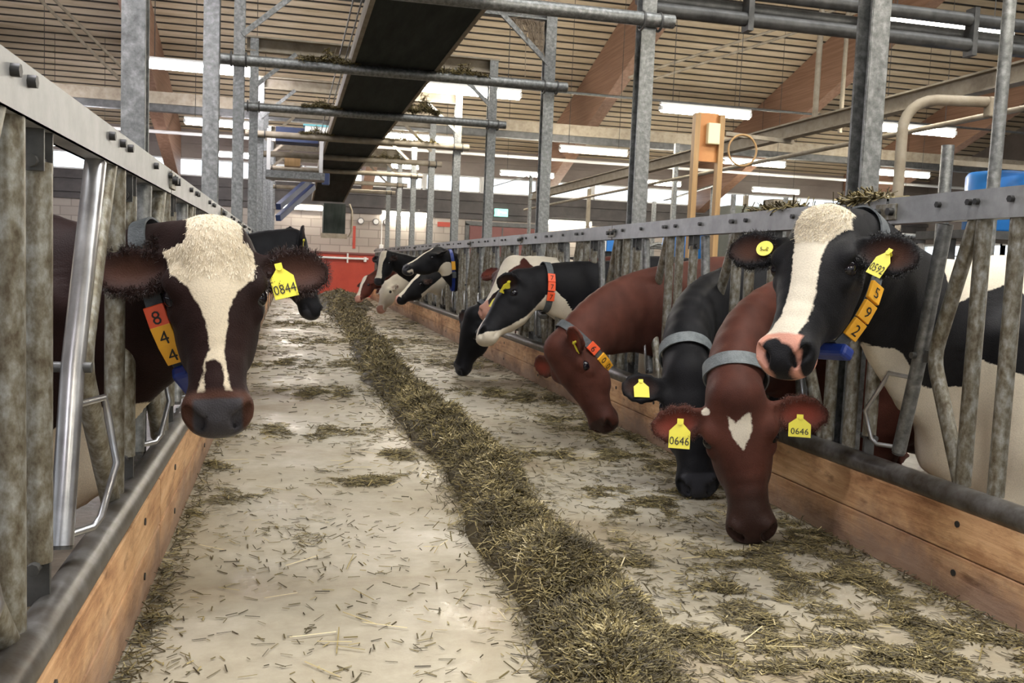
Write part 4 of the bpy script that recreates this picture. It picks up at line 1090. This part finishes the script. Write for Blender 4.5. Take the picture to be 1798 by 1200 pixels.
def blaze(q, pts, vlim=-.12):
    """pts: (a, l_left, l_right) outline of the face stripe; +l is the viewer's left when looking at the face"""
    pl = [(l0, a) for a, l0, l1 in pts] + [(l1, a) for a, l0, l1 in reversed(pts)]
    return np.minimum(poly_sd(q[:, 1], q[:, 0], pl), q[:, 2] - vlim)
def muzzle(q, a0=.612, wid=.098):
    return np.minimum(np.minimum(q[:, 0] - a0, wid - np.abs(q[:, 1])), q[:, 2] + .20) * 1.6
def headonly(q): return np.minimum(q[:, 0] + .05, .36 + q[:, 2])
def blobs(B, seed, th=.25, sc=2.2):
    r = np.random.default_rng(seed); f = np.zeros(len(B))
    for k in range(5):
        d = r.normal(0, 1, 3) * sc; f += np.sin(B @ d + r.uniform(0, 6.28))
    return (f / 5 - th) * .35

# --- 0844
c = Cow('cow', 'L', 3.52, (-.232, 3.02, 1.245), (-.192, 2.73, .64), (.05, -1, .35), coat_darkbrown,
        'dark brown cow with cream forehead and tag 0844, staring at the camera', fine=.0105,
        earL=((.10, 1, .06), (.1, 0, 1)), earR=((.05, 1, -.05), (.1, 0, 1)), shoulder=(-.76, 3.47, 0), neckin=(-.75, .62, -.25), ear_len=.29, hs=.83)
def f0844(q, B):
    zz = [(330, 200), (300, 120), (420, 60), (600, 70), (690, 160), (700, 240), (690, 330), (640, 370), (600, 440), (583, 500), (572, 600), (560, 700), (568, 760), (585, 885),
          (560, 885), (553, 760), (520, 735), (488, 745), (478, 800), (480, 890), (448, 885), (470, 800), (480, 740), (502, 690), (500, 640), (490, 560), (462, 470), (415, 370), (345, 290)]
    pl = [(-((x / 2.61 + 180) - 383) / 450, ((y / 2.61 + 340) - 378) / 505) for x, y in zz]
    w = poly_sd(q[:, 1], q[:, 0], pl)
    w = np.minimum(w, front(q, -.12)); w = np.where(q[:, 0] < .03, np.minimum(.10 - np.abs(q[:, 1]), q[:, 2] + .10), w)
    w2 = np.maximum(.66 - B[:, 2] + .1 * np.sin(B[:, 0] * 5), np.minimum(B[:, 2] - 1.50, -B[:, 0] - .45))
    w2 = np.maximum(w2, np.minimum(.97 + .05 * np.sin(B[:, 1] * 20) - B[:, 2], B[:, 0] + .02))
    w = np.maximum(w, np.where(headonly(q) > 0, -1, w2))
    return w, muzzle(q, .625, .085), np.minimum(q[:, 0] - .595, q[:, 2] + .22) * 2
c.finish(f0844, eye_m)
c.ear_tag(-1, [tag_y, ink], .36, '0844', (.075, .10), spin=.28, off=.016)
nk = c.neck(.70)
c.collar(nk, (-.93, .18, -.34), [strap_g], .055, hang=.10, tags=[(-27, '8', tag_r, 0), (-41, '4', tag_y2, 0), (-53, '4', tag_y2, 0)], box=(-72, blue_p, .13))

fur_cream = None
def fur_mat(name, a, b_):
    m, nt, b = new_mat(name); at = N(nt, 'ShaderNodeAttribute', attribute_name='tone'); r = ramp(nt, at.outputs['Fac'], [(0, a), (1, b_)])
    L(nt, r.outputs[0], b.inputs['Base Color']); b.inputs['Roughness'].default_value = .55; return m
fur_cream = fur_mat('cream_hair', (.62, .52, .36), (.86, .80, .66)); fur_dark = fur_mat('dark_hair', (.008, .004, .004), (.045, .020, .014)); fur_black = fur_mat('black_hair', (.005, .005, .006), (.02, .02, .022)); fur_red = fur_mat('red_hair', (.04, .014, .01), (.12, .045, .03))
def ear_mask(c):
    mk = np.zeros(len(c.V), bool)
    for sd in c.ears:
        r0, d_, wv, fn, EL = c.ears[sd]; p = c.V - r0; x = (p @ d_) / EL; mk |= (x > .22) & (x < 1.2) & (np.abs(p @ wv) < .12) & (np.abs(p @ fn) < .06) & (np.hypot((x - .6) * EL * .75, (p @ wv) * 1.2) > .068)
    return mk
hair(c, (c.w > .004) & (c.q[:, 0] < .17) & (c.q[:, 0] > -.10) & (c.q[:, 2] > -.08), 2600, .015, fur_cream, 'forehead_hair', 1.0, wid=.0007)
hair(c, ear_mask(c), 3500, .017, fur_dark, 'ear_hair', .2, wid=.0008)
# --- 0592
A1 = unit((-.49, -.41, -.765)); P1 = np.array((1.950, 3.10, 1.41))
c = Cow('cow', 'R', 3.45, P1, P1 + A1 * .6, (-.80, -.55, .50), coat_black_pink,
        'black and white cow with cream blaze and orange 592 collar tags, nearest right', fine=.0105,
        earL=((.22, 1, -.10), (.25, -.35, 1)), earR=((.06, 1, .10), (.25, 0.2, 1)), shoulder=(3.0, 3.58, 0), neckin=(.84, .38, .06), ear_len=.285, hs=.87)
def f0592(q, B):
    w = blaze(q, [(-.09, .085, -.11), (.03, .10, -.135), (.08, .095, -.11), (.14, .07, -.078), (.22, .055, -.068), (.30, .04, -.07), (.40, .03, -.075), (.52, .04, -.07), (.60, .09, -.055), (.625, .10, -.05)], -.16)
    f = B[:, 0]; z = B[:, 2]
    w2 = np.maximum(-.10 - f + .07 * np.sin(z * 7 + 1), np.minimum(1.20 - z + .04 * np.sin(f * 11), -f + .10))
    w2 = np.maximum(w2, np.minimum(z - 1.56 + .3 * (f + .1), -f + .25)); w2 = np.maximum(w2, np.minimum(.95 - z, .3 - np.abs(B[:, 1]) ) )
    w2 = np.maximum(w2, np.interp(f, c.nk_f, c.nk_z) - .27 + .03 * np.sin(f * 16) - z - 2 * (f < -.1))
    w = np.maximum(w, np.where(headonly(q) > 0, -1, w2))
    n = np.minimum(q[:, 0] - .600, np.maximum(.075 + q[:, 1], -.155 - q[:, 2]))
    dark = np.maximum(.055 - np.hypot((q[:, 0] - .70), (q[:, 1] - .0) * .9), .045 - np.hypot(q[:, 0] - .67, q[:, 1] - .035))
    dark = np.minimum(dark, q[:, 2] + .145)
    n = np.minimum(n, -dark) * 1.4
    w = np.where(q[:, 0] > .63, -1, w)
    return w, n, no(q)
c.finish(f0592, eye_m)
c.ear_tag(-1, [tag_y, ink], .60, '0592', (.058, .095), spin=-.42, off=.014, wy=.0)
c.ear_tag(1, [tag_y, ink], .40, '592', (.066, .066), round_=True, off=.004)
c.collar(c.neck(.86), (.88, .20, -.52), [strap_g], .055, hang=.10, tags=[(219, '5', tag_y2, 0), (230, '9', tag_y2, 0), (239, '2', tag_y2, 0)], box=(251, blue_p, .17))

hair(c, (c.w > .004) & (c.q[:, 0] < .15) & (c.q[:, 0] > -.10) & (c.q[:, 2] > -.08), 2600, .015, fur_cream, 'forehead_hair', .9, seed=2, wid=.0007)
hair(c, ear_mask(c), 2500, .013, fur_black, 'ear_hair', .2, seed=3, wid=.0008)
# --- 0646
c = Cow('cow', 'R', 4.36, (1.945, 3.68, .665), (2.005, 3.56, .065), (-.42, -.9, .18), coat_red,
        'reddish brown cow with small white star and 0646 ear tags, head down to the feed', fine=.0105, hs=.90,
        earL=((.16, 1, .0), (-.1, 0, 1)), earR=((.10, 1, .02), (-.1, 0, 1)), shoulder=(2.92, 4.36, 0), neckin=(.12, .62, .75), ear_len=.30)
def f0646(q, B):
    w = poly_sd(q[:, 1], q[:, 0], [(.055, .095), (.02, .135), (-.02, .095), (-.055, .09), (-.055, .17), (-.035, .21), (.0, .27), (.04, .21), (.055, .16)])
    w = np.minimum(w, q[:, 2] + .1) * .8
    w = np.maximum(w, .02 - np.hypot(q[:, 0] - .065, (q[:, 1] - .155)))
    return w, np.maximum(muzzle(q), (q[:, 0] - .36) * .12 - .01), no(q)
c.finish(f0646, eye_m)
c.ear_tag(-1, [tag_y, ink], .55, '0646', (.095, .085), spin=-.0, off=.022, wy=.02)
c.ear_tag(1, [tag_y, ink], .52, '0646', (.095, .115), spin=.0, off=.008)
c.collar(c.neck(.84), (.12, .45, .88), [strap_l], .06, up=(0, -1, 0), tags=())

hair(c, ear_mask(c), 2200, .013, fur_red, 'ear_hair', .2, seed=4, wid=.0008)
# --- black cow behind 0646
c = Cow('cow', 'R', 5.42, (2.14, 4.60, .68), (2.12, 4.36, .12), (-.30, -.95, .35), coat_black,
        'black cow with pale grey collar, head lowered behind the red-brown 0646 cow', fine=.014, hs=.94,
        earL=((.0, 1, -.1), (-.1, 0, 1)), earR=((.02, 1, .15), (-.1, 0, 1)), shoulder=(2.92, 5.42, 0), neckin=(.10, .60, .78), ear_len=.27)
c.finish(lambda q, B: (no(q), muzzle(q), no(q)), eye_m)
c.ear_tag(1, [tag_y, ink], .58, None, (.085, .09), off=.006, wy=.03)
c.collar(c.neck(.82), (.15, .50, .85), [strap_l], .06, up=(0, -1, 0), tags=())

# --- red-brown cow with 600 collar
c = Cow('cow', 'R', 6.30, (1.72, 5.80, .655), (2.00, 5.62, .13), (-.85, -.40, -.10), coat_red,
        'plain red-brown cow with orange zero collar tags, head down near the kerb board', fine=.014, hs=.88,
        earL=((-.55, .8, .35), (.1, -.3, 1)), earR=((-.3, 1, -.1), (0, 0, 1)), shoulder=(2.95, 6.28, 0), neckin=(.66, .30, .62), ear_len=.27)
c.finish(lambda q, B: (no(q), muzzle(q), no(q)), eye_m)
c.ear_tag(-1, [tag_y, ink], .45, None, (.02, .08), off=.006)
c.collar((c.neck(.86) + c.h(.03, 0, -.17)) / 2 + np.array((.0, 0, -.02)), (.62, .10, .66), [strap_g], .055, tags=[(186, '6', tag_r, 1), (214, '0', tag_y2, 1), (227, '0', tag_y2, 1)])

# --- 777
c = Cow('cow', 'R', 7.60, (1.83, 7.42, 1.105), (1.46, 7.20, .665), (-.72, .12, .68), coat_black,
        'black cow with white chin and orange 777 collar tags seen in profile', fine=.014, hs=.90,
        earL=((.56, .30, .75), (.6, .77, -.1)), earR=((.3, .9, .3), (.3, 0, 1)), shoulder=(2.95, 7.60, 0), neckin=(.92, .10, .22), ear_len=.27)
def f777(q, B):
    a = q[:, 0]; v = q[:, 2]
    lim = np.interp(a, [-.3, 0, .15, .3, .45, .56, .63, .70], [-.45, -.31, -.30, -.275, -.215, -.16, -.11, -.04])
    w = np.where(a > -.1, lim - v, -1)
    w = np.maximum(w, np.where(headonly(q) > 0, -1, np.minimum(.88 + .04 * np.sin(B[:, 0] * 14) + .18 * B[:, 0] - B[:, 2], B[:, 0] + .25)))
    w = np.maximum(w, np.minimum(a - .52, np.minimum(.02 - np.abs(q[:, 1]), v + .1)))
    return w, np.where(a > .66, .03 - np.abs(v + .02), -1) * 0 - .5, no(q)
c.finish(f777, eye_m)
c.ear_tag(-1, [tag_y, ink], .55, '7', (.075, .10), off=.0, spin=-.3)
c.ear_tag(1, [tag_y, ink], .55, None, (.075, .10), off=.0)
c.collar(c.neck(.82), (1, .08, -.06), [strap_g], .055, tags=[(148, '7', tag_r, 0), (176, '7', tag_r, 0), (204, '7', tag_r, 0)], box=(268, dark_steel, .10))

# --- brown and white cow behind 777
c = Cow('cow', 'R', 8.65, (2.05, 8.45, 1.235), (1.70, 8.12, .775), (-.60, -.45, .62), coat_redwhite,
        'brown cow with white blaze and pink nose, head just behind the black 777 cow', fine=.016, hs=.90,
        earL=((.05, 1, -.1), (.1, .2, 1)), earR=((.05, 1, .0), (.1, .2, 1)), shoulder=(2.95, 8.65, 0), neckin=(.9, .25, .05), ear_len=.26)
bz_w = lambda q: blaze(q, [(-.09, .10, -.10), (.05, .12, -.12), (.15, .07, -.07), (.30, .045, -.045), (.45, .06, -.05), (.58, .10, -.08), (.63, .12, -.12)])
c.finish(lambda q, B: (np.maximum(bz_w(q), np.where(headonly(q) > 0, -1, blobs(B, 3, .1))), muzzle(q, .56, .13), no(q)), eye_m)

# --- black cow, head fully down
c = Cow('cow', 'R', 10.0, (1.88, 9.52, .67), (1.74, 9.62, .09), (-.93, -.30, .12), coat_black,
        'small-looking all black cow eating from the floor below the 777 cow', fine=.018, hs=.92,
        earL=((.1, 1, -.1), (.1, .2, 1)), earR=((.05, .9, .0), (.1, .2, 1)), shoulder=(2.95, 10.02, 0), neckin=(.80, .1, .45), ear_len=.24)
c.finish(lambda q, B: (no(q), muzzle(q), no(q)), eye_m)
c.collar(c.neck(.88), (.7, .05, .6), [strap_g], .05, tags=[(250, None, tag_r, 0)])

# --- black cow with raised head, amber tag
c = Cow('cow', 'R', 14.25, (2.20, 14.05, 1.40), (1.62, 13.85, 1.13), (-.30, -.06, .90), coat_black,
        'black cow lifting its head high with one long amber collar tag, far right side', hs=.9, fine=.022, coarse=.08,
        earL=((-.5, .9, .2), (.1, -.4, 1)), earR=((-.3, .9, .5), (.1, .2, 1)), shoulder=(2.95, 14.25, 0), neckin=(.86, .1, -.25), ear_len=.22)
def fR8(q, B):
    a, l, v = q.T
    w = np.minimum(np.interp(a, [0, .3, .68], [.02, .035, .05]) - np.abs(l), np.minimum(v + .03, a - .05))
    w = np.maximum(w, np.minimum(a - .60, -.10 - v)); w = np.maximum(w, np.minimum(.13 - np.hypot(a - .02, (v + .34) * 1.1), 1))
    return w, muzzle(q), no(q)
c.finish(fR8, eye_m)
c.collar(c.neck(.72), (1, .08, .12), [blue_p], .05, tags=[(172, None, tag_y2, 0), (182, None, tag_y2, 0), (192, None, tag_y2, 0)], box=(225, strap_g, .1))

# --- black and white cow below it
c = Cow('cow', 'R', 15.3, (2.12, 15.05, .99), (1.74, 14.85, .68), (-.66, -.30, .62), coat_black_pink,
        'black cow with narrow white face stripe and tan throat, below the high-headed black cow', hs=.88, fine=.024, coarse=.08,
        earL=((0, 1, -.2), (.1, 0, 1)), earR=((0, 1, -.1), (.1, .2, 1)), shoulder=(2.95, 15.6, 0), neckin=(.9, .15, .15), ear_len=.22)
nb = lambda q, k=.045: blaze(q, [(-.05, k * 1.3, -k * 1.3), (.1, k * 1.5, -k * 1.5), (.25, k, -k), (.45, k, -k), (.6, k * 1.8, -k * 1.6), (.66, .09, -.09)], -.1)
c.finish(lambda q, B: (np.maximum(nb(q), np.minimum(np.minimum(-.22 - q[:, 2], q[:, 0] + .35), .30 - q[:, 0])), np.minimum(muzzle(q, .61, .10), q[:, 1] - .0), no(q)), eye_m)

# --- black and white cow, raised head farther
c = Cow('cow', 'R', 17.6, (1.74, 17.5, 1.34), (1.56, 17.25, .80), (-.62, -.62, .42), coat_black,
        'black cow with broad white face stripe and upright head, before the red gate', hs=.86, fine=.026, coarse=.09,
        earL=((0, 1, 0), (.1, 0, 1)), earR=((0, 1, .1), (.1, 0, 1)), shoulder=(2.85, 17.35, 0), neckin=(.9, .15, -.2), ear_len=.22)
c.finish(lambda q, B: (np.maximum(nb(q, .06), np.minimum(.12 - np.abs(B[:, 2] - 1.05), .35 - np.abs(B[:, 0] - .35))), muzzle(q), no(q)), eye_m)

# --- brown and white heads low by the far heap
c = Cow('cow', 'R', 19.0, (1.92, 18.8, .73), (1.72, 18.45, .22), (-.70, -.55, .30), coat_redwhite,
        'brown and white cow with white muzzle lowered to the far feed heap', hs=.9, fine=.028, coarse=.09,
        earL=((0, 1, -.1), (.1, 0, 1)), earR=((0, 1, 0), (.1, 0, 1)), shoulder=(2.75, 19.0, 0), neckin=(.75, .3, .45), ear_len=.22)
c.finish(lambda q, B: (np.maximum(np.maximum(nb(q, .03), np.minimum(-.17 - q[:, 2] * .8, q[:, 0] - .1)), blobs(B, 5, -.1)), muzzle(q, .60, .10), no(q)), eye_m)
c = Cow('cow', 'R', 21.6, (1.72, 21.4, .78), (1.42, 21.0, .27), (-.70, -.45, .40), coat_redwhite,
        'dark-brown cow with cream face stripe, farthest head by the red gate', hs=.9, fine=.03, coarse=.09,
        earL=((0, 1, -.1), (.1, 0, 1)), earR=((0, 1, 0), (.1, 0, 1)), shoulder=(2.6, 21.6, 0), neckin=(.8, .25, .35), ear_len=.22)
c.finish(lambda q, B: (np.maximum(nb(q, .05), blobs(B, 9, .5)), muzzle(q, .60, .10), no(q)), eye_m)

# --- left side, second cow
c = Cow('cow', 'L', 7.75, (.06, 7.55, 1.345), (.25, 7.60, .82), (.80, .25, .45), coat_black,
        'black cow with grey collar and upright ears, behind the staring brown cow', hs=.88, fine=.014,
        earL=((-1.0, .40, .35), (.1, .5, 1)), earR=((-1.0, .40, .35), (.2, .5, 1)), shoulder=(-.82, 7.75, 0), neckin=(-.92, .1, -.1), ear_len=.24)
c.finish(lambda q, B: (no(q), muzzle(q), no(q)), eye_m)
c.ear_tag(1, [tag_y, ink], .45, None, (.03, .08), off=.006)
c.ear_tag(-1, [tag_y, ink], .45, None, (.03, .08), off=.006)
c.collar(c.neck(.66), (-.92, .05, -.18), [strap_l], .055, tags=[(-10, None, tag_y2, 0)])
# short curly hair on the foreheads of the two nearest cows
# ------------------------------------------------------------------ silage on the feed table
# ridge line of the windrow on the floor: (x, y, half width, height)
RIDGE = [(.86, .8, .18, .11), (.88, 1.6, .18, .12), (.95, 2.37, .19, .13), (1.02, 2.9, .20, .13), (1.03, 3.3, .21, .15), (1.01, 3.95, .22, .14), (1.06, 4.6, .23, .17), (1.08, 5.4, .21, .14), (1.04, 6.4, .23, .18), (1.02, 7.7, .22, .13),
         (1.0, 9.3, .23, .15), (1.03, 10.95, .24, .15), (1.10, 12.4, .24, .18), (1.12, 13.4, .22, .06), (1.14, 16.0, .25, .05), (1.2, 19, .35, .08), (1.25, 21.4, .5, .14), (1.34, 24.5, .8, .26), (1.34, 26.5, .8, .28), (1.3, 28.2, .5, .05)]
RG = np.array(RIDGE)
def nz(x, y, s, seed=0):
    r = np.random.default_rng(seed); f = 0
    for k in range(6):
        a = r.uniform(0, 2 * pi); fr = s * r.uniform(.7, 1.8); f = f + np.sin((x * cos(a) + y * sin(a)) * fr + r.uniform(0, 6.28))
    return f / 6
def ridge_h(x, y):
    cx = np.interp(y, RG[:, 1], RG[:, 0]) + .05 * nz(y, y * .3, 2.2, 2); w = np.interp(y, RG[:, 1], RG[:, 2]) * (1 + .30 * nz(x * .2, y, 4.5, 4)); h = np.interp(y, RG[:, 1], RG[:, 3])
    t = np.abs(x - cx) / w
    body = np.clip(1 - t ** 1.7, 0, 1) ** .8
    return h * body * (1 + .75 * nz(x, y, 11, 5)) + .020 * body * nz(x, y, 40, 6), t
# mound core
ys = np.concatenate([np.arange(.5, 6, .018), np.arange(6, 14, .04), np.arange(14, 28.5, .10)])
us = np.linspace(-1.25, 1.25, 56)
V = []; T = []
for yv in ys:
    cx = np.interp(yv, RG[:, 1], RG[:, 0]); w = np.interp(yv, RG[:, 1], RG[:, 2]) * 1.25
    xs = cx + us * w; h, _ = ridge_h(xs, np.full_like(xs, yv))
    for a, b in zip(xs, h): V.append((a, yv, b - .012)); T.append(0)
nu = len(us); F = []
for i in range(len(ys) - 1):
    for j in range(nu - 1): F.append((i * nu + j, i * nu + j + 1, (i + 1) * nu + j + 1, (i + 1) * nu + j))
Vb = np.array(V); Tb = rng.uniform(.0, .25, len(Vb))
# blades all over the mound; density follows apparent size
def sample_y(n, y0, y1, p=1.6):
    u = rng.random(n); a = 1 - p
    return (y0 ** a + u * (y1 ** a - y0 ** a)) ** (1 / a)
n = 60000
y = sample_y(n, 1.4, 27.5, 1.5); cx = np.interp(y, RG[:, 1], RG[:, 0]); w = np.interp(y, RG[:, 1], RG[:, 2])
x = cx + np.clip(rng.normal(0, .50, n), -1.7, 1.7) * w
h, t = ridge_h(x, y)
tn = np.clip(.5 + .55 * nz(x, y, 14, 8) + .25 * nz(x, y, 50, 9), 0, 1)
C = np.stack([x, y, np.maximum(h, 0) + rng.uniform(-.004, .012, n)], 1)
sc = np.clip(y / 4.5, 1, 3.2)
straws('silage_windrow', C, rng.uniform(.025, .085, n) * np.clip(sc, 1, 1.8), rand_dirs(n, .42), rng.uniform(.0010, .0028, n) * sc, np.clip(rng.beta(1.5, 2.4, n) * (.45 + 1.0 * tn), 0, 1), straw_m,
       label='long ridge of chopped grass silage running down the middle of the feed alley', cat='silage', base=(Vb, F, Tb))
# loose patches: density from a field of patches (thick near the cows on the right, thin on the swept left)
PATCH = []
def px2floor(px, py, z=0.0):
    v = R_CAM @ np.array([px - 899.0, py - 600.0, 1600.0]); t = (z - CAM_H) / v[2]; return v[0] * t, v[1] * t
R2_ = np.random.default_rng(21)
for (px, py, rx, ry, n_) in [  # observed tufts and drifts: centre on the floor, half sizes, blades
    (560, 690, .30, .16, 700), (640, 845, .22, .07, 500), (350, 820, .14, .10, 420), (300, 905, .12, .12, 420), (390, 870, .22, .10, 350), (1000, 680, .16, .10, 400), (890, 640, .2, .1, 350), (960, 800, .26, .10, 600),
    (1090, 800, .20, .10, 600), (1160, 900, .30, .10, 900), (1230, 870, .35, .12, 1300), (1080, 870, .22, .09, 500), (1300, 1040, .20, .08, 700), (1180, 1110, .20, .12, 900), (1250, 1120, .16, .10, 700), (1400, 1090, .22, .08, 800), (1440, 1180, .22, .09, 900),
    (1540, 1030, .26, .10, 1000), (1600, 1090, .20, .08, 700), (1460, 960, .20, .10, 800), (1430, 1010, .26, .10, 1100), (1560, 1180, .25, .10, 1100), (1700, 1130, .26, .10, 1000), (1780, 1190, .20, .10, 900), (1330, 970, .28, .06, 800), (1200, 820, .3, .12, 900),
    (1100, 770, .35, .14, 900), (1010, 740, .35, .14, 800), (930, 700, .35, .14, 700), (1420, 930, .20, .10, 800), (1270, 985, .14, .06, 300), (1360, 1175, .12, .09, 400), (860, 690, .3, .14, 500), (800, 640, .4, .2, 500), (520, 570, .6, .3, 600), (560, 600, .5, .3, 500),
    (700, 600, .5, .3, 450), (760, 570, .6, .35, 500), (620, 640, .35, .2, 500), (500, 640, .35, .2, 450), (470, 760, .3, .14, 380), (600, 760, .3, .14, 420), (700, 800, .25, .12, 380), (520, 940, .25, .05, 120), (1040, 960, .16, .14, 700), (250, 1040, .07, .14, 260), (1120, 1000, .10, .14, 500),
    (270, 1080, .06, .12, 180), (1640, 1160, .2, .06, 500), (1500, 1110, .12, .05, 260), (1330, 1120, .25, .05, 350)]:
    X, Y = px2floor(px, py); PATCH.append((X, Y, rx, ry * (1 if py > 760 else 1.6), n_))
Cs, Ls, Ds, Ws, Ts = [], [], [], [], []
for X, Y, rx, ry, n_ in PATCH:
    n_ = int(n_ * 1.7); ry = max(ry, rx * .75) * (1.0 if Y < 6 else 1.3)
    u = R2_.normal(0, .55, n_); v = R2_.normal(0, .55, n_); bk = R2_.uniform(-.9, .9); th = R2_.uniform(-.5, .5)
    x = X + rx * (u * cos(th) - v * sin(th)); y = Y + ry * (u * sin(th) + v * cos(th) + bk * (u ** 2 - .3))
    f = nz(x, y, 13, 41) + .6 * nz(x, y, 31, 42); keep = (x > BXL + .02) & (x < BXR - .02) & (f > .02 + R2_.normal(0, .09, n_))
    hh = .028 * np.clip(f, 0, .5) * 2 * R2_.random(n_) * np.exp(-(u ** 2 + v ** 2))
    x, y, hh = x[keep], y[keep], hh[keep]; m_ = len(x)
    s_ = max(1, min(3, Y / 4.5))
    Cs.append(np.stack([x, y, .004 + hh], 1)); Ls.append(R2_.uniform(.02, .075, m_) * min(s_, 1.8)); Ds.append(rand_dirs(m_, .16)); Ws.append(R2_.uniform(.0010, .0026, m_) * s_); Ts.append(R2_.beta(1.6, 2.6, m_))
# general sprinkle
n = 15000
y = sample_y(n, 1.3, 27, 1.7); x = R2_.uniform(BXL + .02, BXR - .02, n)
dens = np.clip(.30 + .75 * (nz(x, y * .8, 3.2, 31) + .25 * nz(x, y, 9, 32)) + .35 * (x > 1.2) + .25 * (np.clip(y, 0, 12) / 12) + .5 * (x < BXL + .10), 0.10, 1)
dens = np.where((y < 3.4) & (x > -.25) & (x < .75), np.minimum(dens, .30), dens)
keep = R2_.random(n) < dens; x, y = x[keep], y[keep]; m_ = len(x); s_ = np.clip(y / 4.5, 1, 3)
Cs.append(np.stack([x, y, R2_.uniform(.003, .008, m_)], 1)); Ls.append(R2_.uniform(.015, .06, m_) * s_); Ds.append(rand_dirs(m_, .05)); Ws.append(R2_.uniform(.0013, .003, m_) * s_); Ts.append(R2_.beta(1.3, 2.8, m_))
# long pale stems
n = 160; y = sample_y(n, 1.4, 8, 1.6); x = R2_.uniform(BXL + .1, BXR - .1, n)
Cs.append(np.stack([x, y, np.full(n, .01)], 1)); Ls.append(R2_.uniform(.09, .20, n)); Ds.append(rand_dirs(n, .04)); Ws.append(np.full(n, .0022)); Ts.append(R2_.uniform(.6, 1, n))
straws('scattered_silage', np.concatenate(Cs), np.concatenate(Ls), np.concatenate(Ds), np.concatenate(Ws), np.concatenate(Ts), straw_m,
       label='chopped silage scattered in patches over the concrete of the feed alley', cat='silage')
# crumbs lying along both kerb boards
n = 2600; y = sample_y(n, 1.2, 14, 1.6); side = R2_.random(n) < .5
x = np.where(side, BXL + .01 + np.abs(R2_.normal(0, .035, n)), BXR - .01 - np.abs(R2_.normal(0, .05, n)))
straws('silage_crumbs', np.stack([x, y, R2_.uniform(.004, .02, n)], 1), R2_.uniform(.02, .07, n), rand_dirs(n, .3), R2_.uniform(.0015, .003, n), R2_.beta(1.5, 3, n), straw_m,
       label='dark silage crumbs gathered in the corners along the kerb boards', cat='silage')
